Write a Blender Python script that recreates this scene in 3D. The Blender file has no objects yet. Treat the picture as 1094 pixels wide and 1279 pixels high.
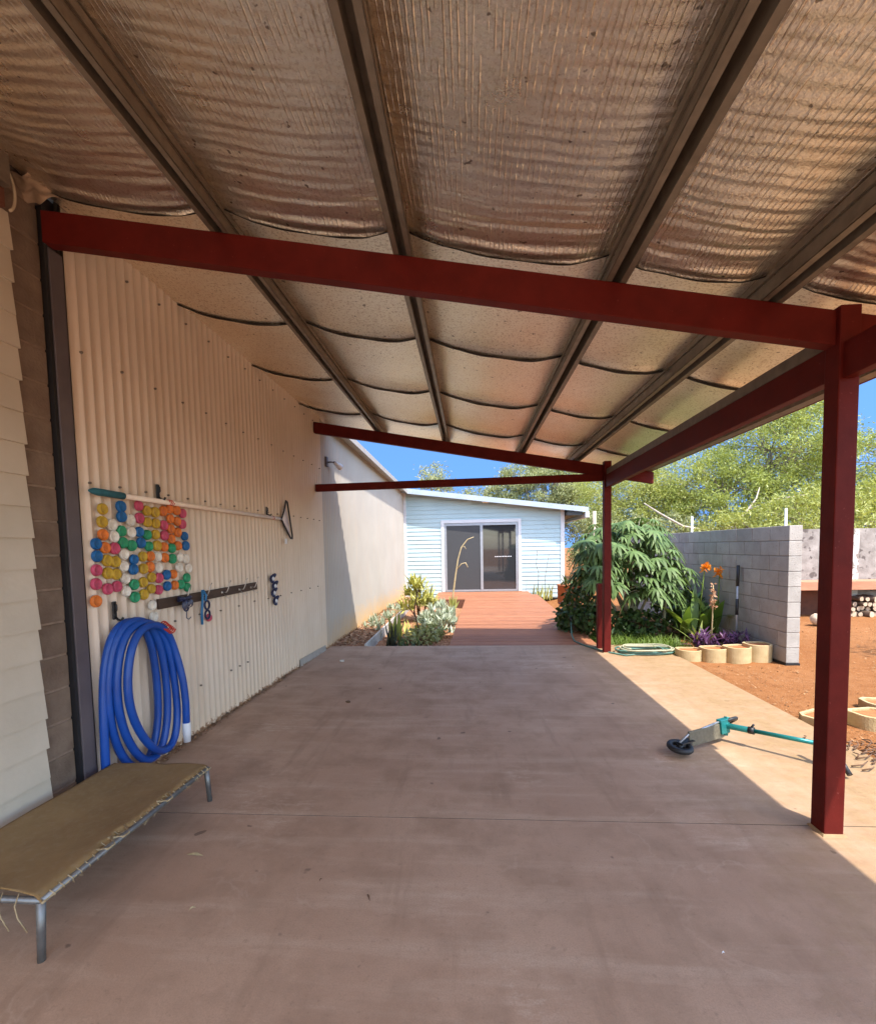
import bpy, bmesh, math, random
import numpy as np
from mathutils import Vector, Matrix
R = math.radians
rng = np.random.default_rng(7); random.seed(7)
S = bpy.context.scene
COL = S.collection

# ------------------------------------------------------------------ helpers
ORG = {}                                     # world origin of every parent

class MB:
    """collects shapes and links them as ONE mesh object"""
    def __init__(s): s.v = []; s.f = []; s.m = []; s.sm = []
    def add(s, vs, fs, m=0, smooth=False):
        o = len(s.v); s.v += [tuple(map(float, p)) for p in vs]
        for f in fs: s.f.append([i + o for i in f]); s.m.append(m); s.sm.append(smooth)
    def box(s, a, b, m=0):
        x0, y0, z0 = [min(p, q) for p, q in zip(a, b)]; x1, y1, z1 = [max(p, q) for p, q in zip(a, b)]
        s.add([(x0,y0,z0),(x1,y0,z0),(x1,y1,z0),(x0,y1,z0),(x0,y0,z1),(x1,y0,z1),(x1,y1,z1),(x0,y1,z1)],
              [(0,3,2,1),(4,5,6,7),(0,1,5,4),(1,2,6,5),(2,3,7,6),(3,0,4,7)], m)
    def hexa(s, p, m=0):                     # 8 points: bottom 4 then top 4
        s.add(p, [(0,3,2,1),(4,5,6,7),(0,1,5,4),(1,2,6,5),(2,3,7,6),(3,0,4,7)], m)
    def obox(s, c, ax, ay, az, hx, hy, hz, m=0):
        c = Vector(c); ax, ay, az = Vector(ax).normalized()*hx, Vector(ay).normalized()*hy, Vector(az).normalized()*hz
        s.hexa([c-ax-ay-az, c+ax-ay-az, c+ax+ay-az, c-ax+ay-az, c-ax-ay+az, c+ax-ay+az, c+ax+ay+az, c-ax+ay+az], m)
    def tube(s, pts, r, n=8, m=0, closed=False, cap=True):
        P = [Vector(p) for p in pts]; k = len(P)
        rr = r if isinstance(r, (list, tuple)) else [r]*k
        vs = []; up = None
        for i in range(k):
            if closed: t = P[(i+1) % k] - P[i-1]
            else: t = P[min(i+1, k-1)] - P[max(i-1, 0)]
            t.normalize()
            if up is None:
                up = Vector((0,0,1)) if abs(t.z) < .9 else Vector((1,0,0))
            a = up - t*up.dot(t); a.normalize(); b = t.cross(a); up = a
            for j in range(n):
                th = 2*math.pi*j/n
                vs.append(P[i] + (a*math.cos(th) + b*math.sin(th))*rr[i])
        fs = []
        for i in range(k if closed else k-1):
            i2 = (i+1) % k
            for j in range(n):
                j2 = (j+1) % n
                fs.append((i*n+j, i*n+j2, i2*n+j2, i2*n+j))
        s.add(vs, fs, m, True)
        if cap and not closed:
            o = len(s.v) - len(vs)
            s.f.append([o+j for j in range(n-1, -1, -1)]); s.m.append(m); s.sm.append(False)
            s.f.append([o+(k-1)*n+j for j in range(n)]); s.m.append(m); s.sm.append(False)
    def cyl(s, a, b, r, n=16, m=0): s.tube([a, b], r, n, m)
    def lathe(s, prof, c, n=20, m=0, axis='z', smooth=True):   # prof: (radius, height)
        vs = []
        for rad, h in prof:
            for j in range(n):
                th = 2*math.pi*j/n; a, b = rad*math.cos(th), rad*math.sin(th)
                p = {'z': (a, b, h), 'x': (h, a, b), 'y': (a, h, b)}[axis]
                vs.append((c[0]+p[0], c[1]+p[1], c[2]+p[2]))
        fs = [(i*n+j, i*n+(j+1) % n, (i+1)*n+(j+1) % n, (i+1)*n+j) for i in range(len(prof)-1) for j in range(n)]
        s.add(vs, fs, m, smooth)
    def build(s, name, mat, parent=None, bevel=0.0, org=None, flip=False):
        me = bpy.data.meshes.new(name)
        o = bpy.data.objects.new(name, me); COL.objects.link(o)
        W = Vector((0,0,0))
        if parent is not None:
            W = ORG[parent.name]; o.parent = parent
        elif org is not None: W = Vector(org); o.location = W
        ORG[o.name] = W.copy()
        me.from_pydata([(p[0]-W.x, p[1]-W.y, p[2]-W.z) for p in s.v], [], s.f)
        for mm in (mat if isinstance(mat, (list, tuple)) else [mat]): me.materials.append(mm)
        me.polygons.foreach_set('material_index', s.m); me.polygons.foreach_set('use_smooth', s.sm)
        me.update()
        bm = bmesh.new(); bm.from_mesh(me); bmesh.ops.recalc_face_normals(bm, faces=bm.faces); bm.to_mesh(me); bm.free()
        if bevel:
            md = o.modifiers.new('bevel', 'BEVEL'); md.width = bevel; md.segments = 2; md.limit_method = 'ANGLE'; md.angle_limit = R(40)
        return o

def quads(name, V, F, mat, parent=None, smooth=False):
    """numpy mesh: V (n,3), F (k,4) or (k,3)"""
    me = bpy.data.meshes.new(name); o = bpy.data.objects.new(name, me); COL.objects.link(o)
    W = Vector((0,0,0))
    if parent is not None: W = ORG[parent.name]; o.parent = parent
    ORG[o.name] = W.copy()
    V = np.asarray(V, np.float32) - np.array(W, np.float32); F = np.asarray(F, np.int32); k = F.shape[1]
    me.vertices.add(len(V)); me.vertices.foreach_set('co', V.ravel())
    me.loops.add(F.size); me.loops.foreach_set('vertex_index', F.ravel())
    me.polygons.add(len(F)); me.polygons.foreach_set('loop_start', np.arange(len(F), dtype=np.int32)*k)
    me.polygons.foreach_set('loop_total', np.full(len(F), k, np.int32))
    if smooth: me.polygons.foreach_set('use_smooth', np.ones(len(F), bool))
    me.materials.append(mat); me.update(calc_edges=True); me.validate()
    return o

def tag(o, label=None, cat=None, group=None, kind=None):
    if label: o['label'] = label
    if cat: o['category'] = cat
    if group: o['group'] = group
    if kind: o['kind'] = kind
    return o
def thing(name, loc, label, cat, group=None):
    o = bpy.data.objects.new(name, None); COL.objects.link(o); o.location = loc; o.empty_display_size = .1
    ORG[o.name] = Vector(loc); tag(o, label, cat, group); return o
def copy_tree(o, loc, label=None, rz=None, parent=None):
    c = o.copy(); COL.objects.link(c)
    if parent is None:
        c.location = loc; ORG[c.name] = Vector(loc)
        if rz is not None: c.rotation_euler.z = rz
        if label: c['label'] = label
    else: c.parent = parent
    for ch in o.children: copy_tree(ch, None, parent=c)
    return c

# ------------------------------------------------------------------ materials
def nt(name):
    m = bpy.data.materials.new(name); m.use_nodes = True
    t = m.node_tree; b = t.nodes['Principled BSDF']; return m, t, b
def N(t, typ, **kw):
    n = t.nodes.new(typ)
    for k, v in kw.items():
        if k in n.inputs: n.inputs[k].default_value = v
        else: setattr(n, k, v)
    return n
def L(t, a, b): t.links.new(a, b)
def coords(t, scale=(1,1,1), rot=(0,0,0)):
    g = N(t, 'ShaderNodeNewGeometry')          # world position: textures stay put on the thing and never repeat between copies
    mp = N(t, 'ShaderNodeMapping'); mp.inputs['Scale'].default_value = scale; mp.inputs['Rotation'].default_value = rot
    L(t, g.outputs['Position'], mp.inputs['Vector']); return mp.outputs['Vector']
def noise(t, vec, scale, detail=5, rough=.55, dist=0):
    n = N(t, 'ShaderNodeTexNoise', Scale=scale, Detail=detail, Roughness=rough, Distortion=dist); L(t, vec, n.inputs['Vector']); return n.outputs['Fac']
def ramp(t, fac, stops):
    r = N(t, 'ShaderNodeValToRGB'); cr = r.color_ramp
    while len(cr.elements) < len(stops): cr.elements.new(.5)
    for e, (p, c) in zip(cr.elements, stops):
        e.position = p; e.color = (c, c, c, 1) if isinstance(c, (int, float)) else (*c, 1)
    L(t, fac, r.inputs['Fac']); return r.outputs['Color']
def mix(t, fac, a, b, mode='MIX'):
    n = N(t, 'ShaderNodeMix', data_type='RGBA', blend_type=mode)
    for s, v in ((n.inputs[0], fac), (n.inputs[6], a), (n.inputs[7], b)):
        if hasattr(v, 'links') or isinstance(v, bpy.types.NodeSocket): L(t, v, s)
        elif isinstance(v, (int, float)): s.default_value = v
        else: s.default_value = (*v, 1)
    return n.outputs[2]
def math_(t, op, a, b=None, clamp=False):
    n = N(t, 'ShaderNodeMath', operation=op); n.use_clamp = clamp
    for s, v in ((n.inputs[0], a), (n.inputs[1], b)):
        if v is None: continue
        if isinstance(v, (int, float)): s.default_value = v
        else: L(t, v, s)
    return n.outputs[0]
def bump(t, b, h, strength, dist=.01):
    n = N(t, 'ShaderNodeBump', Strength=strength, Distance=dist); L(t, h, n.inputs['Height']); L(t, n.outputs['Normal'], b.inputs['Normal']); return n
def maprange(t, v, a, b, c=0, d=1):
    n = N(t, 'ShaderNodeMapRange'); n.inputs[1].default_value = a; n.inputs[2].default_value = b; n.inputs[3].default_value = c; n.inputs[4].default_value = d
    L(t, v, n.inputs[0]); return n.outputs[0]
def axis(t, k):
    g = N(t, 'ShaderNodeNewGeometry'); s = N(t, 'ShaderNodeSeparateXYZ'); L(t, g.outputs['Position'], s.inputs[0]); return s.outputs[k]

def M(name, c1, c2=None, scale=6, rough=.7, metal=0, bmp=0, bscale=60, stretch=(1,1,1), spec=.4, detail=6, island=0.0, speck=None):
    m, t, b = nt(name)
    if c2 is None: c2 = tuple(x*.82 for x in c1)
    v = coords(t, stretch)
    f = noise(t, v, scale, detail)
    c = ramp(t, f, [(.32, c2), (.68, c1)])
    if island:
        g = N(t, 'ShaderNodeNewGeometry')
        k = maprange(t, g.outputs['Random Per Island'], 0, 1, 1-island, 1+island)
        vm = N(t, 'ShaderNodeVectorMath', operation='SCALE'); L(t, c, vm.inputs[0]); L(t, k, vm.inputs['Scale']); c = vm.outputs[0]
    if speck:
        f2 = noise(t, v, speck[0], 2); c = mix(t, ramp(t, f2, [(speck[1], 0), (speck[1]+.06, 1)]), c, speck[2])
    L(t, c, b.inputs['Base Color'])
    b.inputs['Roughness'].default_value = rough; b.inputs['Metallic'].default_value = metal; b.inputs['Specular IOR Level'].default_value = spec
    if bmp: bump(t, b, noise(t, v, bscale, 4), bmp, .01)
    return m

def leafmat(name, c1, c2, trans=.35, rough=.45, spec=.3):
    m, t, b = nt(name)
    g = N(t, 'ShaderNodeNewGeometry')
    f2 = noise(t, coords(t), 1.3, 3)
    f = math_(t, 'MULTIPLY_ADD', g.outputs['Random Per Island'], .7); 
    f.node.inputs[2].default_value = 0.0
    f = math_(t, 'ADD', f, math_(t, 'MULTIPLY', f2, .35))
    c = ramp(t, f, [(.1, c2), (.85, c1)])
    L(t, c, b.inputs['Base Color']); b.inputs['Roughness'].default_value = rough; b.inputs['Specular IOR Level'].default_value = spec
    tr = N(t, 'ShaderNodeBsdfTranslucent'); L(t, mix(t, 1.0, c, (1.0, 1.0, .55), 'MULTIPLY'), tr.inputs['Color'])
    ms = N(t, 'ShaderNodeMixShader'); ms.inputs[0].default_value = trans
    L(t, b.outputs[0], ms.inputs[1]); L(t, tr.outputs[0], ms.inputs[2]); L(t, ms.outputs[0], t.nodes['Material Output'].inputs['Surface'])
    return m

def concrete_mat():
    m, t, b = nt('stained_concrete'); v = coords(t)
    big = noise(t, v, .7, 6, .6, .2); mid = noise(t, v, 2.6, 8, .66); fine = noise(t, v, 150, 3, .6); grit = noise(t, v, 30, 5, .8)
    c = ramp(t, big, [(.32, (0.40, 0.245, 0.158)), (.66, (0.525, 0.350, 0.238))])
    c = mix(t, ramp(t, mid, [(.46, 0), (.68, .62)]), c, (0.285, 0.176, 0.111))
    st = noise(t, coords(t, (.5, 4.5, 1), (0, 0, .25)), 1.5, 7, .64)
    c = mix(t, ramp(t, st, [(.50, 0), (.72, .55)]), c, (0.610, 0.448, 0.323))
    st2 = noise(t, coords(t, (5, .6, 1), (0, 0, -.5)), 1.3, 6, .6); c = mix(t, ramp(t, st2, [(.56, 0), (.72, .5)]), c, (0.266, 0.162, 0.102))
    pr = noise(t, coords(t, (1.0, 3.0, 1), (0, 0, .08)), 7, 4, .8); pm = ramp(t, noise(t, v, .9, 3), [(.54, 0), (.66, 1)])
    c = mix(t, math_(t, 'MULTIPLY', ramp(t, pr, [(.5, 0), (.6, .5)]), pm), c, (0.648, 0.496, 0.373))
    c = mix(t, ramp(t, fine, [(.35, .38), (.6, 0)]), c, (0.315, 0.205, 0.133))
    c = mix(t, ramp(t, grit, [(.57, 0), (.70, .55)]), c, (0.255, 0.162, 0.107))
    rd = ramp(t, noise(t, v, 1.9, 5, .55, .5), [(.488, 0), (.5, 1), (.512, 0)]); rm = ramp(t, noise(t, v, 1.3, 3), [(.5, 0), (.62, .18)])
    c = mix(t, math_(t, 'MULTIPLY', rd, rm), c, (.66, .50, .38))        # pale scuff lines
    sp = noise(t, v, 8, 2, .4); c = mix(t, ramp(t, sp, [(.735, 0), (.76, .75)]), c, (0.128, 0.081, 0.057))
    # sandy dust from the yard side, darkened here to offset the sunlit strip's brightness
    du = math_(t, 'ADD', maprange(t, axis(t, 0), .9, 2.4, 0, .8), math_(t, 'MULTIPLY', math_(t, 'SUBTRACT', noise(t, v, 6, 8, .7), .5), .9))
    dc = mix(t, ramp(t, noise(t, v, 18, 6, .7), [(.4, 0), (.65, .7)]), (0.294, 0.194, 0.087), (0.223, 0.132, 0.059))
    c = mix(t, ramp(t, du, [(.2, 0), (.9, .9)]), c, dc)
    L(t, c, b.inputs['Base Color']); b.inputs['Specular IOR Level'].default_value = .3
    L(t, ramp(t, mid, [(.3, .55), (.7, .75)]), b.inputs['Roughness'])
    h = math_(t, 'ADD', math_(t, 'MULTIPLY', fine, .3), math_(t, 'ADD', math_(t, 'MULTIPLY', noise(t, v, 14, 5), .8), math_(t, 'MULTIPLY', grit, .4))); bump(t, b, h, .4, .006)
    return m
def sand_mat():
    m, t, b = nt('red_sand'); v = coords(t)
    big = noise(t, v, .5, 5); mid = noise(t, v, 9, 6, .65); fine = noise(t, v, 60, 4, .7)
    c = ramp(t, big, [(.3, (0.270, 0.109, 0.037)), (.7, (0.335, 0.152, 0.061))])
    c = mix(t, ramp(t, mid, [(.45, 0), (.65, .6)]), c, (0.217, 0.080, 0.026))
    c = mix(t, ramp(t, fine, [(.58, 0), (.66, .7)]), c, (0.148, 0.065, 0.030))
    c = mix(t, ramp(t, noise(t, v, 85, 2), [(.66, 0), (.7, .8)]), c, (0.522, 0.365, 0.226))
    L(t, c, b.inputs['Base Color']); b.inputs['Roughness'].default_value = 1.0; b.inputs['Specular IOR Level'].default_value = .1
    bump(t, b, math_(t, 'ADD', fine, mid), .9, .02); return m
def mulch_mat():
    m, t, b = nt('leaf_mulch'); v = coords(t)
    vo = N(t, 'ShaderNodeTexVoronoi', Scale=34); L(t, coords(t, (1, .5, 1), (0, 0, .6)), vo.inputs['Vector'])
    c = ramp(t, noise(t, vo.outputs['Color'], 4, 1), [(.25, (.12, .05, .025)), (.5, (.34, .15, .07)), (.8, (.5, .31, .17))])
    c = mix(t, ramp(t, noise(t, v, 7, 5), [(.4, 0), (.65, .6)]), c, (.4, .2, .1))
    L(t, c, b.inputs['Base Color']); b.inputs['Roughness'].default_value = 1.0
    bump(t, b, vo.outputs['Distance'], .9, .03); return m
def foil_mat(name, lines):
    m, t, b = nt(name); v = coords(t)
    dust = noise(t, v, 2.2, 6, .65); sp = noise(t, v, 62, 3, .75)
    c = ramp(t, dust, [(.35, (.92, .83, .68)), (.65, (.985, .935, .82))])
    c = mix(t, ramp(t, sp, [(.52, 0), (.62, .38 if lines else .62)]), c, (.52, .40, .28))
    c = mix(t, ramp(t, noise(t, v, 24, 2, .5), [(.70, 0), (.74, .8)]), c, (.16, .11, .07))
    sm = noise(t, coords(t, (3.2, .9, 1)), 2.0, 5, .7); c = mix(t, ramp(t, sm, [(.6, 0), (.8, .3)]), c, (.50, .36, .24))   # brown dirt smears
    L(t, c, b.inputs['Base Color']); b.inputs['Metallic'].default_value = .97 if lines else .93
    L(t, ramp(t, dust, [(.3, .25 if lines else .33), (.7, .36 if lines else .46)]), b.inputs['Roughness'])
    h = math_(t, 'ADD', math_(t, 'MULTIPLY', noise(t, v, 165, 3, .7), .45), math_(t, 'MULTIPLY', noise(t, v, 75, 2, .6), .95))
    h = math_(t, 'ADD', h, math_(t, 'MULTIPLY', noise(t, v, 26, 4), .35))
    if lines:                                   # fine stitched creases running with the purlins, close cross wrinkles
        wv = N(t, 'ShaderNodeTexWave', Scale=13.5, Distortion=2.2, Detail=3.0); wv.inputs['Detail Scale'].default_value = 1.4; wv.inputs['Detail Roughness'].default_value = .65; wv.bands_direction = 'X'
        L(t, coords(t, (1, .16, 1)), wv.inputs['Vector'])
        br = ramp(t, noise(t, coords(t, (9, 3.0, 1)), 1.8, 4, .6), [(.40, 0), (.60, 1)])
        h = math_(t, 'ADD', h, math_(t, 'MULTIPLY', math_(t, 'MULTIPLY', ramp(t, wv.outputs['Fac'], [(.80, 0), (.97, 1)]), br), 1.5))
        w2 = N(t, 'ShaderNodeTexWave', Scale=5.5, Distortion=3.5, Detail=2.0); w2.bands_direction = 'Y'; L(t, coords(t, (.5, 1, 1)), w2.inputs['Vector'])
        h = math_(t, 'ADD', h, math_(t, 'MULTIPLY', w2.outputs['Fac'], 1.3))
    bump(t, b, h, .55 if lines else .75, .005)
    return m
def cream_wall_mat():
    m, t, b = nt('cream_painted_steel'); v = coords(t)
    z = axis(t, 2)
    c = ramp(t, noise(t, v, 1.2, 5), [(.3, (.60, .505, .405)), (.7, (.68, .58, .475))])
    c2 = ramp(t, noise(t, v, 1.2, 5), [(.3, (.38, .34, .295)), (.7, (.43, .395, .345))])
    c = mix(t, maprange(t, axis(t, 1), 7.30, 7.34), c, c2)      # open-air end painted darker and greyer to tone down its sunlit brightness
    st = noise(t, coords(t, (6, 6, .35)), 2.2, 5, .6); c = mix(t, ramp(t, st, [(.5, 0), (.75, .35)]), c, (.50, .37, .25))
    k = math_(t, 'ADD', maprange(t, z, 0.0, .75, 1, 0), math_(t, 'MULTIPLY', math_(t, 'SUBTRACT', noise(t, v, 5, 6, .7), .5), .9))
    yd = maprange(t, axis(t, 1), 6.8, 9.0, .25, 1)                 # splashed red dirt where there is no slab
    c = mix(t, math_(t, 'MULTIPLY', ramp(t, k, [(.35, 0), (1, .8)]), yd), c, (.62, .36, .12))
    rk = math_(t, 'ADD', maprange(t, z, 0.0, .13, 1, 0), math_(t, 'MULTIPLY', math_(t, 'SUBTRACT', noise(t, v, 22, 5, .7), .5), 1.8))
    c = mix(t, ramp(t, rk, [(.62, 0), (.8, .85)]), c, (.20, .085, .03))
    L(t, c, b.inputs['Base Color']); b.inputs['Roughness'].default_value = .45; b.inputs['Specular IOR Level'].default_value = .4
    bump(t, b, noise(t, v, 11, 4), .12, .01); return m
def glass_dark(name, c, rough=.04):
    m, t, b = nt(name); b.inputs['Base Color'].default_value = (*c, 1); b.inputs['Roughness'].default_value = rough
    b.inputs['Specular IOR Level'].default_value = .8; b.inputs['Coat Weight'].default_value = .3; return m
def hessian_mat():
    m, t, b = nt('hessian'); v = coords(t)
    w1 = N(t, 'ShaderNodeTexWave', Scale=85, Distortion=1.5); w1.bands_direction = 'X'; L(t, v, w1.inputs['Vector'])
    w2 = N(t, 'ShaderNodeTexWave', Scale=85, Distortion=1.5); w2.bands_direction = 'Y'; L(t, v, w2.inputs['Vector'])
    h = math_(t, 'MULTIPLY', w1.outputs['Fac'], w2.outputs['Fac'])
    c = ramp(t, noise(t, v, 4, 6, .65), [(.3, (.33, .20, .075)), (.7, (.48, .30, .12))])
    c = mix(t, ramp(t, h, [(0, .5), (.5, 0)]), c, (.17, .10, .042))
    c = mix(t, ramp(t, noise(t, v, 30, 4), [(.5, 0), (.7, .3)]), c, (.42, .3, .17))
    L(t, c, b.inputs['Base Color']); b.inputs['Roughness'].default_value = 1.0; bump(t, b, h, .8, .004); return m

mt = {}
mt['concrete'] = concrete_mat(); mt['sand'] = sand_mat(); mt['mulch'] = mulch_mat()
mt['foil_lines'] = foil_mat('creased_foil', True); mt['foil'] = foil_mat('speckled_foil', False)
mt['cream'] = cream_wall_mat(); mt['hessian'] = hessian_mat()
mt['red'] = M('oxide_red_paint', (.115, .011, .008), (.085, .008, .006), 7, .55, 0, .08, 45, spec=.12, speck=(60, .7, (.16, .035, .028)))
mt['galv'] = M('galvanised_steel', (.27, .225, .175), (.19, .155, .12), 14, .5, .55, .05, 80)
mt['galv_dark'] = M('dark_dull_steel', (.2, .17, .135), (.14, .12, .1), 14, .55, .4, .05, 80)  # darker steel for screws, fence posts and backing
mt['black_edge'] = M('black_joint', (.03, .024, .02), None, 30, .8)
mt['sheet'] = M('roof_sheet_steel', (.5, .5, .48), (.42, .42, .41), 3, .45, .3)
mt['column'] = M('plum_grey_paint', (.115, .095, .10), (.085, .07, .078), 5, .5, 0, .05, 40)
mt['weatherboard'] = M('cream_weatherboard', (0.552, 0.492, 0.396), (0.488, 0.432, 0.340), 3, .5, 0, .12, 35, island=.03)
mt['block_brown'] = M('brown_concrete_block', (.21, .155, .115), (.13, .09, .065), 6, .92, 0, .6, 70, island=.08)
mt['mortar_brown'] = M('brown_mortar', (.27, .20, .15), (.2, .145, .11), 20, .95, 0, .5, 60)
mt['block_grey'] = M('grey_concrete_block', (0.399, 0.378, 0.344), (0.315, 0.293, 0.264), 5, .93, 0, .55, 75, island=.11, speck=(55, .66, (0.230, 0.208, 0.187)))
mt['mortar_grey'] = M('grey_mortar', (.27, .245, .22), None, 20, .95)
mt['cladding'] = M('pale_blue_cladding', (0.449, 0.576, 0.590), (0.414, 0.537, 0.554), 2, .5, 0, .05, 30)
mt['white_trim'] = M('white_trim_paint', (0.686, 0.695, 0.704), (0.634, 0.642, 0.660), 5, .45)
mt['fascia'] = M('blue_grey_flashing', (.42, .47, .52), (.36, .41, .46), 3, .4, .2)
mt['alu'] = M('aluminium_frame', (.4, .42, .45), (.34, .36, .39), 8, .4, .5)
mt['screen'] = M('insect_screen', (.055, .057, .06), (.045, .047, .05), 40, .6)
mt['glass'] = glass_dark('door_glass', (.03, .033, .036))
mt['deck'] = M('oiled_decking', (0.378, 0.158, 0.079), (0.255, 0.097, 0.046), 3.5, .62, 0, .35, 40, stretch=(1, 9, 1), island=.16)
mt['dark_timber'] = M('dark_brown_timber', (.16, .06, .035), (.1, .04, .025), 6, .8)  # dark brown timber for bearers, legs and top plate
mt['terracotta'] = M('terracotta', (.46, .19, .09), (.36, .14, .065), 7, .85, 0, .3, 50)
mt['edging'] = M('cream_edging_block', (0.528, 0.405, 0.220), (0.422, 0.308, 0.150), 9, .9, 0, .5, 80)
mt['red_soil'] = M('red_soil_fill', (.46, .16, .055), (.33, .105, .035), 16, .95, 0, .9, 60)
mt['blue_hose'] = M('blue_ribbed_plastic', (.010, .075, .36), (.008, .055, .28), 6, .38, 0, 0)
mt['white_plastic'] = M('white_plastic', (.74, .75, .78), (.66, .67, .7), 6, .4)
mt['black_plastic'] = M('black_plastic', (.018, .018, .02), None, 8, .45)
mt['navy'] = M('navy_silicone', (.012, .016, .05), (.02, .03, .09), 12, .35)
mt['sky_rubber'] = M('blue_rubber_strap', (.03, .2, .42), (.02, .14, .32), 14, .45)
mt['teal_grip'] = M('teal_foam_grip', (.03, .16, .20), (.02, .11, .145), 20, .7, 0, .4, 90)
mt['pole_white'] = M('cream_painted_pole', (.84, .74, .62), (.74, .63, .52), 12, .4)
mt['net'] = M('white_net', (.85, .80, .82), (.72, .67, .7), 60, .8, 0, .5, 200)
mt['board'] = M('dark_rack_board', (.085, .052, .035), (.05, .03, .02), 9, .6, 0, .2, 40, stretch=(1, .3, 3))
mt['wire'] = M('bright_wire', (.55, .52, .48), None, 10, .3, .9)
mt['pink'] = M('pink_plastic', (.62, .10, .17), (.52, .07, .13), 10, .4)
mt['rope_red'] = M('red_cord', (.55, .05, .03), (.4, .03, .02), 30, .8)
mt['steel_tube'] = M('grey_steel_tube', (.23, .235, .23), (.15, .15, .145), 10, .42, .6, .1, 60)
mt['twine'] = M('frayed_twine', (.44, .34, .2), (.3, .22, .12), 30, .95)
mt['teal'] = M('teal_anodised', (.022, .22, .215), (.016, .165, .165), 10, .3, .35)
mt['grip_tape'] = M('worn_grip_deck', (.15, .13, .09), (.10, .09, .062), 30, .7, 0, .4, 120)
mt['rubber'] = M('wheel_rubber', (.02, .02, .022), None, 8, .5)
mt['hose_green'] = M('green_garden_hose', (.10, .21, .17), (.07, .15, .12), 10, .5)
mt['hose_pale'] = M('faded_hose', (.42, .40, .27), (.33, .33, .22), 10, .55)
mt['bark'] = M('grey_bark', (.34, .29, .235), (.19, .15, .115), 6, .9, 0, .6, 30, stretch=(3, 3, .6))
mt['bark_pale'] = M('pale_dead_wood', (.50, .43, .35), (.33, .27, .21), 6, .85, 0, .4, 30)
mt['twig'] = M('dry_twig', (0.180, 0.100, 0.060), (0.100, 0.055, 0.030), 12, .9)
mt['log'] = M('firewood_bark', (.20, .13, .085), (.09, .055, .035), 9, .95, 0, .8, 40, island=.25)
mt['log_end'] = M('cut_log_end', (.60, .47, .34), (.44, .32, .21), 20, .9, 0, .3, 60)
mt['fence'] = M('weathered_fence_sheet', (.40, .365, .33), (.20, .175, .155), 4, .9, 0, .5, 30, speck=(6, .58, (.12, .10, .09)))
mt['fence_white'] = M('flaking_whitewash', (.66, .63, .58), (.56, .53, .48), 5, .9, 0, .5, 30, speck=(9, .54, (.25, .22, .19)))
mt['pallet'] = M('red_timber_platform', (.52, .24, .14), (.38, .16, .09), 5, .8, 0, .3, 40, stretch=(.3, 3, 1))
mt['concrete_strip'] = M('pale_garden_edging', (.55, .53, .49), (.42, .40, .36), 6, .75, .1, .3, 50)
mt['leaf_gum'] = leafmat('acacia_leaf', (.43, .47, .13), (.22, .26, .06), .35, .4)
mt['leaf_gum_olive'] = leafmat('gum_leaf', (.40, .42, .20), (.22, .235, .10), .3, .4)
mt['leaf_gold'] = leafmat('yellow_gum_leaf', (.47, .48, .15), (.27, .30, .07), .38, .4)  # yellower leaf tone for some of the trees
mt['leaf_palm'] = leafmat('palmate_leaf', (.17, .255, .085), (.065, .12, .035), .25, .5, .3)
mt['leaf_dark'] = leafmat('dark_shrub_leaf', (.09, .145, .045), (.035, .07, .02), .18, .35, .5)
mt['leaf_canna'] = leafmat('canna_leaf', (.27, .37, .07), (.10, .19, .035), .35, .3, .5)
mt['leaf_purple'] = leafmat('purple_heart_leaf', (.16, .065, .15), (.07, .03, .075), .2, .45)
mt['leaf_lime'] = leafmat('lime_blade', (.46, .46, .15), (.22, .29, .07), .3, .4)
mt['leaf_yellow'] = leafmat('yellow_succulent', (.52, .48, .14), (.28, .29, .07), .2, .45)
mt['leaf_silver'] = leafmat('silver_succulent', (.46, .49, .36), (.26, .32, .22), .1, .5)
mt['leaf_aloe'] = leafmat('dark_aloe', (.05, .055, .035), (.025, .03, .02), .08, .4, .5)
mt['leaf_grass'] = leafmat('ground_cover', (.21, .30, .06), (.09, .16, .03), .35, .45)
mt['petal'] = leafmat('orange_petal', (.85, .34, .03), (.72, .17, .015), .3, .5)
mt['dry'] = M('dry_stalk', (.50, .40, .22), (.36, .27, .14), 20, .85)

# ------------------------------------------------------------------ camera, light, sky
cam = bpy.data.cameras.new('camera'); co = bpy.data.objects.new('camera', cam); COL.objects.link(co); S.camera = co
pit, yaw, rol = .0624, .0697, -.0201
fw = Vector((-math.sin(yaw)*math.cos(pit), math.cos(yaw)*math.cos(pit), -math.sin(pit)))
rt = Vector((math.cos(yaw), math.sin(yaw), 0)); up = rt.cross(fw)
r2 = rt*math.cos(rol) + up*math.sin(rol); u2 = up*math.cos(rol) - rt*math.sin(rol)
Mx = Matrix((r2, u2, -fw)).transposed().to_4x4(); Mx.translation = Vector((0, 0, 1.6)); co.matrix_world = Mx
cam.sensor_fit = 'VERTICAL'; cam.sensor_height = 24; cam.sensor_width = 24; cam.lens = 580.49/1279*24
cam.shift_y = (720.5 - 639.5)/1279; cam.clip_start = .05; cam.clip_end = 2000

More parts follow.
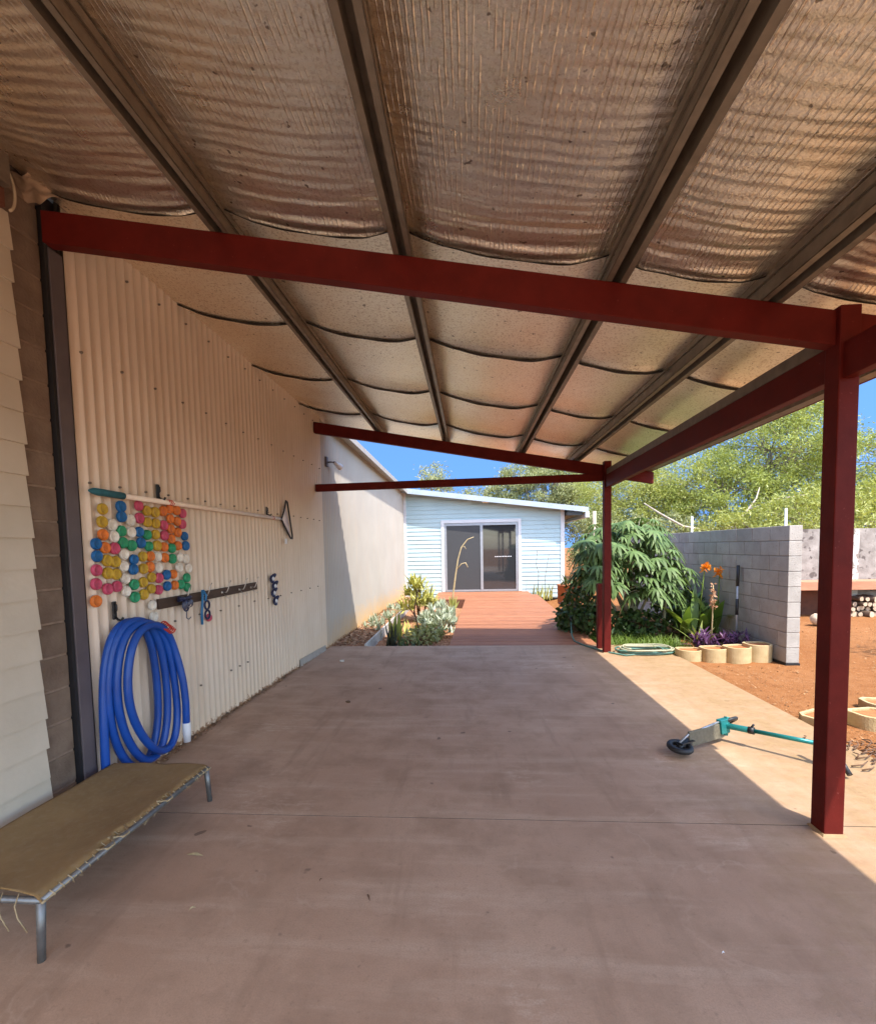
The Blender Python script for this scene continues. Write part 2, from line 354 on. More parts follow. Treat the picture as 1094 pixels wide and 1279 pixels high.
SUN_D = Vector((-.31, .43, -1)).normalized()
EXPOSURE = 2.0
sl = bpy.data.lights.new('sun', 'SUN'); so = bpy.data.objects.new('sun', sl); COL.objects.link(so)
sl.energy = 2.0; sl.angle = R(.55); sl.color = (1, .94, .85)
so.rotation_euler = SUN_D.to_track_quat('-Z', 'Y').to_euler(); so.location = (6, -8, 20)
W = bpy.data.worlds.new('World'); S.world = W; W.use_nodes = True
wt = W.node_tree; bg = wt.nodes['Background']; sk = wt.nodes.new('ShaderNodeTexSky'); sk.sky_type = 'NISHITA'; sk.sun_disc = False
sk.sun_elevation = math.asin(-SUN_D.z); sk.sun_rotation = math.atan2(-SUN_D.x, -SUN_D.y)
sk.altitude = 0; sk.air_density = 1.0; sk.dust_density = 1.2; sk.ozone_density = 1.0
# the quarter of the sky away from the sun (over the blue house) is the clear deep blue part
s2 = wt.nodes.new('ShaderNodeTexSky'); s2.sky_type = 'NISHITA'; s2.sun_disc = False; s2.sun_elevation = sk.sun_elevation; s2.sun_rotation = sk.sun_rotation
s2.altitude = 0; s2.air_density = 1.0; s2.dust_density = .3; s2.ozone_density = 1.5
tc = wt.nodes.new('ShaderNodeTexCoord'); mp = wt.nodes.new('ShaderNodeMapping'); mp.inputs['Scale'].default_value = (1, 1, .55); mp.inputs['Location'].default_value = (0, 0, .45)
wt.links.new(tc.outputs['Generated'], mp.inputs['Vector']); wt.links.new(mp.outputs[0], s2.inputs['Vector'])
tn = wt.nodes.new('ShaderNodeMix'); tn.data_type = 'RGBA'; tn.blend_type = 'MULTIPLY'; tn.inputs[0].default_value = 1; tn.inputs[7].default_value = (.34, .50, .66, 1)
wt.links.new(s2.outputs[0], tn.inputs[6])
sx = wt.nodes.new('ShaderNodeSeparateXYZ'); wt.links.new(tc.outputs['Generated'], sx.inputs[0])
mr = wt.nodes.new('ShaderNodeMapRange'); mr.interpolation_type = 'SMOOTHSTEP'; mr.inputs[1].default_value = .15; mr.inputs[2].default_value = .7; wt.links.new(sx.outputs[1], mr.inputs[0])
bl = wt.nodes.new('ShaderNodeMix'); bl.data_type = 'RGBA'
wt.links.new(mr.outputs[0], bl.inputs[0]); wt.links.new(sk.outputs[0], bl.inputs[6]); wt.links.new(tn.outputs[2], bl.inputs[7]); wt.links.new(bl.outputs[2], bg.inputs['Color'])
bg.inputs['Strength'].default_value = .15
S.view_settings.view_transform = 'Standard'; S.view_settings.look = 'None'; S.view_settings.gamma = 1; S.view_settings.exposure = EXPOSURE
S.cycles.max_bounces = 10; S.cycles.diffuse_bounces = 7; S.cycles.glossy_bounces = 5; S.cycles.transmission_bounces = 4
S.cycles.use_denoising = True; S.cycles.sample_clamp_indirect = 8

# ------------------------------------------------------------------ ground
def xw(y): return -2.44 + .0233*(y - 2.6)          # face line of the long shed wall
gx = np.unique(np.concatenate([[-300, -120, -60, -30, -14, -8], np.arange(-5, 14, .22), [16, 20, 30, 60, 120, 300]]))
gy = np.unique(np.concatenate([[-300, -120, -60, -30, -14], np.arange(-8, 24, .22), [26, 32, 45, 80, 140, 300]]))
XX, YY = np.meshgrid(gx, gy, indexing='ij')
def sstep(a, b, x): t = np.clip((x-a)/(b-a), 0, 1); return t*t*(3-2*t)
ZZ = -.035 + .018*np.sin(XX*1.7+YY*.9)*np.sin(YY*1.3-XX*.4) + .006*rng.standard_normal(XX.shape)
low = sstep(6.6, 7.4, YY)*(1 - sstep(2.2, 3.4, XX))*sstep(-8, -5, XX)*(1-sstep(15, 17, YY))
ZZ = ZZ*(1-low) + low*(-.24)
under = (XX > -3) & (XX < 2.85) & (YY < 7.3); ZZ[under] = -.16
ZZ[(XX > 2.85) & (XX < 3.1) & (YY < 7)] -= .0
n0, n1 = XX.shape; idx = np.arange(n0*n1).reshape(n0, n1)
F = np.stack([idx[:-1, :-1], idx[1:, :-1], idx[1:, 1:], idx[:-1, 1:]], -1).reshape(-1, 4)
tag(quads('ground', np.stack([XX, YY, ZZ], -1).reshape(-1, 3), F, mt['sand'], smooth=True), kind='structure')

sb = MB()
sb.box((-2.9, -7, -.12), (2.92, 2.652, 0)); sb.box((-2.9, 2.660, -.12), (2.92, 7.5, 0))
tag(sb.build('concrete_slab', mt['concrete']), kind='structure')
sb = MB(); sb.box((-2.5, 2.653, -.05), (2.918, 2.659, -.002)); tag(sb.build('slab_joint', mt['black_edge']), kind='structure')

so_ = MB()
def heightgrid(mb, x0, x1, y0, y1, z, nx, ny, amp, m=0):
    base = len(mb.v); vs = []; fs = []
    for i in range(nx+1):
        for j in range(ny+1):
            vs.append((x0+(x1-x0)*i/nx, y0+(y1-y0)*j/ny, z + amp*(random.random()-.5)))
    for i in range(nx):
        for j in range(ny): fs.append((i*(ny+1)+j, (i+1)*(ny+1)+j, (i+1)*(ny+1)+j+1, i*(ny+1)+j+1))
    mb.add(vs, fs, m, True)
heightgrid(so_, -2.5, -1.77, 7.51, 15.2, -.01, 10, 90, .05); tag(so_.build('mulch_strip', mt['mulch']), kind='structure')
so_ = MB(); heightgrid(so_, -1.74, 1.2, 7.51, 15.2, -.16, 22, 60, .05); tag(so_.build('garden_soil', mt['mulch']), kind='structure')

# loose mulch flakes and twigs
def flakes(name, n, boxes, zf, size, mat):
    V = []; k = 0
    bx = [boxes[i] for i in rng.integers(0, len(boxes), n)]
    P = np.array([[rng.uniform(b[0], b[1]), rng.uniform(b[2], b[3]), zf + rng.uniform(0, .025)] for b in bx])
    th = rng.uniform(0, 6.28, n); tl = rng.normal(0, .35, n); Ln = rng.uniform(.5, 1.3, n)*size; Wd = Ln*rng.uniform(.12, .3, n)
    D = np.stack([np.cos(th), np.sin(th), tl], 1); Sd = np.stack([-np.sin(th), np.cos(th), rng.normal(0, .3, n)], 1)
    V = np.stack([P, P + D*(Ln*.5)[:, None] + Sd*Wd[:, None], P + D*Ln[:, None], P + D*(Ln*.5)[:, None] - Sd*Wd[:, None]], 1).reshape(-1, 3)
    return quads(name, V, np.arange(4*n).reshape(n, 4), mat)
mt['litter'] = leafmat('dry_leaf_litter', (.50, .33, .20), (.16, .075, .04), .1, .8, .2)
tag(flakes('leaf_litter', 2600, [(-2.35, -1.78, 7.55, 15.0)], .0, .07, mt['litter']), 'dry brown leaf litter along the foot of the cream wall', 'leaf litter', kind='stuff')
mt['pebble'] = leafmat('sand_bits', (.42, .24, .12), (.12, .055, .025), .05, .9, .1)
tag(flakes('dirt_litter', 900, [(-2.41, -2.36, 3.3, 5.0), (-2.375, -2.325, 5.0, 7.1)], .0, .028, mt['litter']), 'brown dirt and leaf crumbs along the foot of the corrugated wall on the slab', 'dirt', kind='stuff')
tag(flakes('pebble_litter', 2400, [(2.98, 4.05, 2.8, 6.3), (3.0, 9.5, 3.2, 10.0), (4.4, 8.0, 5.5, 9.5)], -.035, .032, mt['pebble']), 'small pebbles and dry bits scattered over the red sand', 'pebbles', kind='stuff')
tb = MB()
for i in range(90):
    x, y = rng.uniform(2.62, 3.5), rng.uniform(3.2, 3.85); 
    if x < 2.95 and y < 3.3: continue
    th = rng.uniform(-.5, 1.2); l = rng.uniform(.04, .2); z = (.012 if x < 2.92 else -.015)
    p = [(x, y, z), (x+l*.4*math.cos(th), y+l*.4*math.sin(th), z+.015), (x+l*math.cos(th+.5), y+l*math.sin(th+.5), z)]
    tb.tube(p, [.006, .005, .003], 5)
tag(tb.build('twig_litter', mt['twig']), 'scatter of dry twigs on the ground behind the near red post', 'twigs', kind='stuff')

# ------------------------------------------------------------------ long cream corrugated shed
shed = thing('corrugated_shed', (-2.6, 9, 0), 'long cream corrugated steel shed wall running down the left side', 'shed')
PITCH = .0836; prof = []
y = 2.77; 
while y < 15.16:
    prof.append(y); y += PITCH/10
prof = np.array(prof)
cw = np.cos(2*np.pi*(prof-2.85)/PITCH); off = .019*((.5+.5*cw)**2.2) - .008     # wide pans, narrow ridges
top = np.where(prof < 7.35, 3.765, 3.62 - .028*(prof-8.5)); zs = [.0, .05, .3, 1.2, 2.4, 1.0]
rows = []
bot = .012 + .016*(np.sin(prof*9.1)+np.sin(prof*23.7))*.5 + np.clip(rng.normal(0, .006, len(prof)), -.01, .02)
bot = np.where((prof > 6.15) & (prof < 7.2), .012, bot); bot = np.where(prof > 7.4, -.03, bot)
for k in range(6):
    f = [0, .05, .2, .45, .8, 1][k]; rows.append(np.stack([xw(prof)+off, prof, bot + (top-bot)*f], 1))
V = np.concatenate(rows); npf = len(prof)
F = [(r*npf+i, r*npf+i+1, (r+1)*npf+i+1, (r+1)*npf+i) for r in range(5) for i in range(npf-1)]
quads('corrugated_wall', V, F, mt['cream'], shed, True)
b = MB()                                   # unseen backing added so no light leaks
for ya_, yb_, z0_, z1_ in ((2.80, 7.45, 3.765, 3.745), (7.455, 15.15, 3.58, 3.34)):
    b.hexa([(xw(ya_)-.06, ya_, -.05), (xw(ya_)-.035, ya_, -.05), (xw(yb_)-.035, yb_, -.05), (xw(yb_)-.06, yb_, -.05),
            (xw(ya_)-.06, ya_, z0_), (xw(ya_)-.035, ya_, z0_), (xw(yb_)-.035, yb_, z1_), (xw(yb_)-.06, yb_, z1_)])
b.build('leak_backing', mt['galv_dark'], shed)
for zz, y0, step in ((2.87, 2.85, 4), (2.06, 2.85, 3), (1.05, 3.6, 4), (.42, 3.9, 2), (3.55, 2.95, 4)):
    yy = y0
    while yy < 7.2:
        if not (zz == .42 and (yy > 5.0 or rng.random() < .35)):
            b = MB(); b.lathe([(.0, .013), (.006, .012), (.0085, .006), (.0085, -.004)], (xw(yy)+.012, yy, zz+rng.normal(0, .004)), 8, 0, 'x'); b.build('screw', mt['galv_dark'], shed)
        yy += PITCH*step
b = MB(); b.hexa([(xw(6.15)+.006, 6.15, -.0), (xw(6.15)+.016, 6.15, -.0), (xw(7.2)+.016, 7.2, -.0), (xw(7.2)+.006, 7.2, -.0),
                  (xw(6.15)+.006, 6.15, .10), (xw(6.15)+.016, 6.15, .11), (xw(7.2)+.016, 7.2, .085), (xw(7.2)+.006, 7.2, .085)])
tag(b.build('patch_strip', M('patch_steel', (.47, .43, .38), (.39, .36, .31), 9, .5, .3), shed), 'pale grey steel patch strip at the foot of the wall')
b = MB()                                   # eave: roof sheet edge and barge flashing
def ez(y): return 3.62 - .033*(y-8.5)
y0, y1 = 7.66, 15.35
b.hexa([(-6, y0, ez(y0)+.55), (xw(y0)+.19, y0, ez(y0)-.03), (xw(y1)+.19, y1, ez(y1)-.03), (-6, y1, ez(y1)+.55),
        (-6, y0, ez(y0)+.60), (xw(y0)+.19, y0, ez(y0)+.02), (xw(y1)+.19, y1, ez(y1)+.02), (-6, y1, ez(y1)+.60)])
b.build('roof', mt['sheet'], shed)
b = MB()
b.hexa([(xw(y0)+.19, y0, ez(y0)-.07), (xw(y0)+.205, y0, ez(y0)-.07), (xw(y1)+.205, y1, ez(y1)-.07), (xw(y1)+.19, y1, ez(y1)-.07),
        (xw(y0)+.19, y0, ez(y0)+.035), (xw(y0)+.205, y0, ez(y0)+.035), (xw(y1)+.205, y1, ez(y1)+.035), (xw(y1)+.19, y1, ez(y1)+.035)])
b.build('eave_flashing', M('tan_flashing', (.44, .40, .35), (.38, .34, .3), 4, .5), shed)
b = MB(); b.box((-6, 2.95, -.1), (-5.9, 15.2, 4.2)); b.build('rear_wall', mt['sheet'], shed)

# floodlight on that wall
fl = thing('floodlight', (xw(7.55), 7.55, 3.03), 'small white floodlight on a bracket high on the cream shed wall', 'light')
X0 = xw(7.55)
b = MB(); b.box((X0+.008, 7.50, 2.955), (X0+.035, 7.58, 3.115)); b.build('wall_plate', mt['column'], fl, .004)
b = MB(); b.tube([(X0+.03, 7.55, 3.03), (X0+.09, 7.60, 3.04), (X0+.13, 7.66, 3.035)], .012, 8); b.build('arm', mt['column'], fl)
b = MB(); b.lathe([(.0, 0), (.028, .0), (.034, .05), (.052, .13), (.055, .17), (.048, .172), (.0, .15)], (0, 0, 0), 16, 0, 'z')
q = Vector((.35, .85, -.35)).to_track_quat('Z', 'Y').to_matrix(); b.v = [tuple(q @ Vector(p) + Vector((X0+.12, 7.63, 3.04))) for p in b.v]
b.build('lamp_head', mt['white_plastic'], fl)

# ------------------------------------------------------------------ near left building: boards, block pier
bld = thing('weatherboard_building', (-2.6, -1, 0), 'cream weatherboard building at the near left edge of the carport', 'building')
b = MB(); z = -.02; k = 0
while z < 3.40:
    ye = 2.445 + [0, .006, -.004, .004, .007, -.005][k % 6]
    z1 = z + .172; zt = z1 + .022
    b.hexa([(-2.50, -7, z), (-2.428, -7, z), (-2.428, ye, z), (-2.50, ye, z), (-2.50, -7, zt), (-2.444, -7, zt), (-2.444, ye, zt), (-2.50, ye, zt)])
    z = z1; k += 1
b.build('weatherboards', mt['weatherboard'], bld)
b = MB(); b.box((-2.75, -7, -.1), (-2.50, 2.40, 3.752)); b.build('wall_core', mt['block_brown'], bld)
b = MB(); b.box((-2.5, -7, 3.43), (-2.405, 2.40, 3.60)); b.build('top_plate', mt['dark_timber'], bld)
pier = thing('block_pier', (-2.55, 2.53, 0), 'narrow brown concrete block pier beside the cream weatherboards', 'pier')
b = MB()
for k in range(18):
    b.box((-2.70, 2.40, k*.2+.006), (-2.462, 2.648, k*.2+.194))
b.build('blocks', mt['block_brown'], pier, .006)
b = MB(); b.box((-2.69, 2.41, 0), (-2.468, 2.644, 3.75)); b.build('mortar', mt['mortar_brown'], pier)
cb = MB()                                   # loop of pale cable hanging at the top of the boards
cb.tube([(-2.40, 2.40+.055*math.cos(a), 3.53+.11*math.sin(a)) for a in np.linspace(-1.2, 2.6, 18)] + [(-2.42, 2.30, 3.66)], .007, 8)
tag(cb.build('cable', M('beige_cable', (.5, .42, .3), None, 9, .6)), 'loop of pale beige cable hanging at the top of the weatherboards', 'cable')

# ------------------------------------------------------------------ carport
SL = -.182
def bz(x): return 3.545 + SL*(x + 2.37)              # top of the rafters = underside of the purlins
cp = thing('carport', (0, 4.8, 0), 'open carport with oxide red steel posts and a sagging foil lined skillion roof', 'carport')
def post(x, y, h, w=.102):
    b = MB(); b.box((x, y, 0), (x+w, y+w, h)); o = b.build('post', mt['red'], cp, .006); return o
P1 = post(1.885, 2.56, 2.785); P2 = post(1.945, 6.92, 2.80); P3 = post(1.86, -.60, 2.78)
for (x, y) in ((1.885, 2.56), (1.945, 6.92)):
    b = MB(); b.hexa([(x-.012, y-.012, 0), (x+.114, y-.012, 0), (x+.114, y+.114, 0), (x-.012, y+.114, 0), (x-.004, y-.004, .012), (x+.106, y-.004, .012), (x+.106, y+.106, .012), (x-.004, y+.106, .012)])
    b.build('base_grout', M('dusty_grout', (.36, .25, .14), (.28, .19, .10), 20, .95), cp)
def rafter(y, x0, x1, h=.175, d=.075, dz=0):
    b = MB(); b.hexa([(x0, y, bz(x0)-h+dz), (x1, y, bz(x1)-h+dz), (x1, y+d, bz(x1)-h+dz), (x0, y+d, bz(x0)-h+dz),
                      (x0, y, bz(x0)+dz), (x1, y, bz(x1)+dz), (x1, y+d, bz(x1)+dz), (x0, y+d, bz(x0)+dz)])
    return b.build('rafter', mt['red'], cp, .005)
rafter(2.585, -2.385, 1.885); rafter(2.585, 1.987, 2.66)
rafter(7.0, xw(7)+.012, 1.945, .165); rafter(6.985, 2.047, 2.66, .165); rafter(-.57, -2.385, 2.66)
b = MB(); b.hexa([(xw(7)+.012, 6.99, 2.49), (1.945, 6.99, 2.525), (1.945, 7.05, 2.525), (xw(7)+.012, 7.05, 2.49),
                  (xw(7)+.012, 6.99, 2.60), (1.945, 6.99, 2.635), (1.945, 7.05, 2.635), (xw(7)+.012, 7.05, 2.60)]); b.build('tie_beam', mt['red'], cp, .004)
for y0, y1, xa, xb in ((2.662, 6.92, 1.905, 1.962), (-.498, 2.56, 1.885, 1.903)):
    b = MB(); b.hexa([(xa, y0, 2.435), (xa+.065, y0, 2.435), (xb+.065, y1, 2.42), (xb, y1, 2.42), (xa, y0, 2.615), (xa+.065, y0, 2.615), (xb+.065, y1, 2.60), (xb, y1, 2.60)])
    b.build('edge_beam', mt['red'], cp, .005)
b = MB(); b.box((-2.50, 2.672, 0), (-2.426, 2.765, 3.40)); b.box((-2.62, 2.65, 0), (-2.51, 2.92, 3.75))  # second box is an unseen backing added to stop sky leaking in
b.build('wall_column', mt['column'], cp, .003)
b = MB(); b.box((-2.49, 2.6505, 0), (-2.436, 2.6715, 3.62)); b.build('dark_slot_strip', mt['black_plastic'], cp)  # black strip stands in for the shaded slot beside the column
YN, YF = -0.75, 7.60
PUR = [-2.38, -1.35, -.335, .785, 1.57, 2.58]
for i, x in enumerate(PUR):                        # top-hat purlins, open lips visible from below
    w = .038; h = .10 if 0 < i < 5 else .10; zb = bz(x); b = MB(); T = .004
    s2 = SL*w
    def strip(xa, xb, za, zb_):
        b.hexa([(xa, YN, za+SL*(xa-x)), (xb, YN, za+SL*(xb-x)), (xb, YF, za+SL*(xb-x)), (xa, YF, za+SL*(xa-x)),
                (xa, YN, zb_+SL*(xa-x)), (xb, YN, zb_+SL*(xb-x)), (xb, YF, zb_+SL*(xb-x)), (xa, YF, zb_+SL*(xa-x))])
    if i == 0: b.box((x-.12, YN, zb-.02), (x+.02, 2.395, zb+.165))
    elif i == 5: strip(x-.03, x+.03, zb+.0, zb+h)
    else:
        strip(x-w-.014, x-w+.012, zb+.002, zb+.006)         # bottom lips
        strip(x+w-.012, x+w+.014, zb+.002, zb+.006)
        strip(x-w+.012, x-w+.016, zb+.002, zb+h)            # webs
        strip(x+w-.016, x+w-.012, zb+.002, zb+h)
        strip(x-w-.014, x-w-.011, zb+.002, zb+.014); strip(x+w+.011, x+w+.014, zb+.002, zb+.014)
        strip(x-w+.016, x+w-.016, zb+h-.006, zb+h-.002)
        strip(x-w+.0, x-w+.012, zb+h+.002, zb+h+.04); strip(x+w-.012, x+w-.0, zb+h+.002, zb+h+.04)
    b.build('purlin', mt['galv'], cp)
b = MB(); b.hexa([(1.912, 2.675, 2.618), (1.968, 2.675, 2.618), (2.025, 6.90, 2.605), (1.969, 6.90, 2.605), (1.912, 2.675, 2.69), (1.968, 2.675, 2.69), (2.025, 6.90, 2.68), (1.969, 6.90, 2.68)]); b.build('eave_batten', mt['galv'], cp)
# foil blankets
seams = [-.72, -.03, 1.27, 2.585, 3.87, 5.17, 6.49, 7.62]
xs = np.linspace(-2.43, 2.62, 240); edges = np.array([-2.44, -1.35, -.345, .765, 1.565, 2.63])
bay = np.clip(np.searchsorted(edges, xs)-1, 0, 4); tt = np.clip((xs-edges[bay])/(edges[bay+1]-edges[bay]), 0, 1)
wid = (edges[bay+1]-edges[bay])
for k in range(len(seams)-1):
    ya, yb = seams[k]-.05, seams[k+1]; ny = 150 if k == 2 else (70 if k > 2 else 36)
    ys = np.linspace(ya, yb, ny)
    A, B = np.meshgrid(xs, ys, indexing='ij')
    T = tt[:, None]; Wd = wid[:, None]
    arch = 4*T*(1-T); skew = .75 + .5*T
    dist = np.maximum(yb - B, 0)
    big = (k == 2)
    sag = arch*Wd*(.026 + .028*np.exp(-dist/.35))*skew
    drop = (.006 + .030*np.minimum(1, arch*1.6))*np.exp(-dist/.10)*(1 if not big else 1.35)
    ph = 1.1*arch + .5*np.sin(A*3.1+k) + .25*np.sin(A*7.3+k*2)
    env = np.exp(-dist/(.42 if big else .16))*np.sqrt(arch)
    wr = (.0048 if big else .0028)*np.sin(2*np.pi*(dist/(.085+.03*np.minimum(dist,1))) + ph)*env
    wr += (.0035 if big else .0015)*np.sin(A*9+B*6+k)*np.sin(B*5-A*3+1.7*k)*arch
    Z = bz(A) + .150 - sag - drop + wr - .004*(k % 2)
    n0, n1 = A.shape; idx = np.arange(n0*n1).reshape(n0, n1)
    F = np.stack([idx[:-1, :-1], idx[1:, :-1], idx[1:, 1:], idx[:-1, 1:]], -1).reshape(-1, 4)
    ob = quads('insulation_blanket', np.stack([A, B, Z], -1).reshape(-1, 3), F, mt['foil_lines'] if k <= 2 else mt['foil'], cp, True)
    e = MB(); P = [(xs[i], yb, Z[i, -1]) for i in range(0, 240)]
    vs = [(p[0], p[1]-(.008 if big else .020), p[2]-.004-.002*math.sin(p[0]*23)) for p in P] + [(p[0], p[1]+.0, p[2]-(.006 if big else .011)-.003*math.sin(p[0]*17)) for p in P] + [(p[0], p[1]+.012, p[2]+.030) for p in P]
    e.add(vs, [(i, i+1, 240+i+1, 240+i) for i in range(239)] + [(240+i, 241+i, 481+i, 480+i) for i in range(239)], 0, True)
    e.build('blanket_seam', mt['black_edge'], ob)  # black strip lines the far edge of each blanket
b = MB()
def slabroof(x0, x1, a, c):
    b.hexa([(x0, YN-.05, bz(x0)+a), (x1, YN-.05, bz(x1)+a), (x1, YF+.03, bz(x1)+a), (x0, YF+.03, bz(x0)+a), (x0, YN-.05, bz(x0)+c), (x1, YN-.05, bz(x1)+c), (x1, YF+.03, bz(x1)+c), (x0, YF+.03, bz(x0)+c)])
slabroof(-2.75, 2.68, .185, .225); b.build('roof_sheet', mt['sheet'], cp)
b = MB(); x = 2.665; b.box((x, YN-.05, bz(x)+.03), (x+.02, YF+.03, bz(x)+.215)); b.build('eave_flashing', mt['red'], cp)

fb = MB(); vs = []
for i in range(15):
    for j in range(9):
        u, v2 = i/14, j/8
        vs.append((-2.47 + .20*u, 2.50 + .10*v2 + .01*math.sin(u*9), bz(-2.47+.2*u) + .13 - .10*v2*(1-.6*u) + .012*math.sin(u*11+v2*6) + .010*math.sin(v2*13-u*5)))
fb.add(vs, [(i*9+j, (i+1)*9+j, (i+1)*9+j+1, i*9+j+1) for i in range(14) for j in range(8)], 0, True); fb.build('torn_foil_flap', M('dusty_foil_backing', (.46, .34, .23), (.3, .21, .14), 12, .6, .2, .3, 40), cp)

# low red stub post behind the far post
b = MB(); b.box((1.942, 7.24, -.1), (2.035, 7.34, 1.0)); tag(b.build('stub_post', mt['red'], bevel=.005, org=(1.99, 7.29, 0)), 'short red stub post just behind the far carport post', 'post')

# ------------------------------------------------------------------ far house
HY = 15.2
hs = thing('blue_house', (.5, HY, 0), 'pale blue weatherboard house with a sloping roof and sliding glass door', 'house')
b = MB(); z = -.05; zr = lambda x: 3.43 - .129*(x+2.0)
k = 0
while z < 3.6:
    z1 = z+.137
    # board clipped under the raking roof: right end where zr(x) = z
    xr = min(2.97, -2.0 + (3.43-.06 - z1)/.129)
    if xr < -1.9: break
    for xa, xb in (((-2.1, -.93), (1.65, xr)) if z1 < 2.45 else ((-2.1, xr),)):
        if xb <= xa: continue
        b.hexa([(xa, HY-.026, z), (xb, HY-.026, z), (xb, HY+.03, z), (xa, HY+.03, z), (xa, HY-.006, z1+.012), (xb, HY-.006, z1+.012), (xb, HY+.03, z1+.012), (xa, HY+.03, z1+.012)])
    z = z1; k += 1
b.build('cladding', mt['cladding'], hs)
b = MB(); 
b.add([(-2.1, HY+.02, -.1), (3.0, HY+.02, -.1), (3.0, HY+.02, zr(3.0)-.02), (-2.1, HY+.02, zr(-2.1)-.02), (-2.1, HY+5, -.1), (3.0, HY+5, -.1), (3.0, HY+5, zr(3)-.02), (-2.1, HY+5, zr(-2.1)-.02)],
      [(0,1,2,3), (4,7,6,5), (1,5,6,2), (0,3,7,4)]); b.build('wall', mt['cladding'], hs)
b = MB(); b.box((2.90, HY-.045, -.05), (3.02, HY+.01, zr(2.95)-.03)); b.build('corner_trim', mt['white_trim'], hs); b = MB(); b.box((-2.15, HY-.045, -.05), (-2.06, HY+.01, zr(-2.1)-.03)); b.build('corner_trim', mt['white_trim'], hs)
b = MB()
y0, y1 = HY-.42, HY+5.4
b.hexa([(-2.4, y0, zr(-2.4)-.0), (3.66, y0, zr(3.66)-.0), (3.66, y1, zr(3.66)), (-2.4, y1, zr(-2.4)), (-2.4, y0, zr(-2.4)+.05), (3.66, y0, zr(3.66)+.05), (3.66, y1, zr(3.66)+.05), (-2.4, y1, zr(-2.4)+.05)])
b.build('roof', mt['sheet'], hs)
b = MB(); b.hexa([(-2.4, y0-.015, zr(-2.4)-.09), (3.68, y0-.015, zr(3.68)-.09), (3.68, y0, zr(3.68)-.09), (-2.4, y0, zr(-2.4)-.09), (-2.4, y0-.015, zr(-2.4)+.07), (3.68, y0-.015, zr(3.68)+.07), (3.68, y0, zr(3.68)+.07), (-2.4, y0, zr(-2.4)+.07)])
b.build('fascia', mt['fascia'], hs)
b = MB(); b.box((3.03, HY-.40, zr(3.3)-.22), (3.50, HY+4, zr(3.3)-.10)); b.build('soffit', mt['black_plastic'], hs)
b = MB(); b.box((3.58, HY-.44, zr(3.6)-.26), (3.70, HY+4, zr(3.6)-.08)); b.build('gutter', mt['white_trim'], hs, .01)
b = MB(); b.lathe([(.0, -.05), (.09, -.05), (.12, -.02), (.12, 0), (0, 0)], (.52, HY-.22, zr(.52)-.06), 16); b.build('eave_light', M('lamp_glass', (.8, .72, .55), None, 5, .4), hs)
dz = .155
dr = MB()
for a, c in (((-.93, HY-.05, dz), (-.83, HY+.02, 2.49)), ((1.55, HY-.05, dz), (1.65, HY+.02, 2.49)), ((-.83, HY-.05, 2.385), (1.55, HY+.02, 2.49))): dr.box(a, c)
door = dr.build('sliding_door', mt['white_trim'], hs, .004)
b = MB()
for a, c in (((-.82, HY-.035, dz), (-.755, HY+.03, 2.375)), ((1.475, HY-.035, dz), (1.54, HY+.03, 2.375)), ((-.755, HY-.035, 2.30), (1.475, HY+.03, 2.375)), ((-.755, HY-.035, dz), (1.475, HY+.03, dz+.06)), ((.335, HY-.045, dz+.06), (.42, HY+.02, 2.30))): b.box(a, c)
b.build('door_frame', mt['alu'], door)
b = MB(); b.box((-.755, HY-.02, dz+.06), (.335, HY-.012, 2.30)); b.build('screen_panel', mt['screen'], door)
b = MB(); b.box((.42, HY+.0, dz+.06), (1.475, HY+.008, 2.30)); b.build('glass_panel', mt['glass'], door)
b = MB()
for i in range(11): b.box((.80+i*.05, HY-.004, 1.265), (.832+i*.05, HY-.001, 1.292))
b.build('safety_decal', mt['white_plastic'], door)

# ------------------------------------------------------------------ deck
dk = thing('timber_deck', (.8, 11, 0), 'red brown timber deck leading to the sliding door of the blue house', 'deck')
def dzf(y): return .0 + .145*max(0, min(1, (y-7.52)/7.6))
b = MB(); y = 7.515; k = 0
while y < 15.14:
    y1 = min(y+.088, 15.16)
    xl = -.36 + .035*(y-7.5) if y < 13.35 else -1.05
    xr = 2.02 if y < 14.3 else (2.3 if y < 14.2 else 1.85)
    j = rng.uniform(-.004, .004)
    z0 = dzf(y)+rng.uniform(-.0015, .0015)
    b.hexa([(xl+j, y, z0-.022), (xr, y, z0-.022), (xr, y1, z0-.022), (xl+j, y1, z0-.022), (xl+j, y, z0), (xr, y, z0), (xr, y1, z0), (xl+j, y1, z0)])
    y = y1 + .005; k += 1
b.build('decking', mt['deck'], dk, .002)
b = MB(); b.hexa([(-.33, 7.52, -.25), (-.29, 7.52, -.25), (-.09, 13.35, -.25), (-.13, 13.35, -.25), (-.33, 7.52, -.03), (-.29, 7.52, -.03), (-.09, 13.35, .08), (-.13, 13.35, .08)])
b.box((-1.04, 13.36, -.25), (-.1, 13.40, .085)); b.box((1.96, 7.52, -.25), (2.0, 15.1, -.03)); b.box((-1.04, 13.4, -.25), (-1.0, 15.15, .08))
b.build('bearer', mt['dark_timber'], dk)

b = MB(); b.hexa([(-1.765, 7.51, -.2), (-1.735, 7.51, -.2), (-1.735, 15.1, -.2), (-1.765, 15.1, -.2), (-1.765, 7.51, .03), (-1.735, 7.51, .03), (-1.735, 15.1, .05), (-1.765, 15.1, .05)])
tag(b.build('garden_edging', mt['concrete_strip'], org=(-1.75, 11, 0)), 'pale straight edging strip between the mulch and the succulent bed', 'edging')

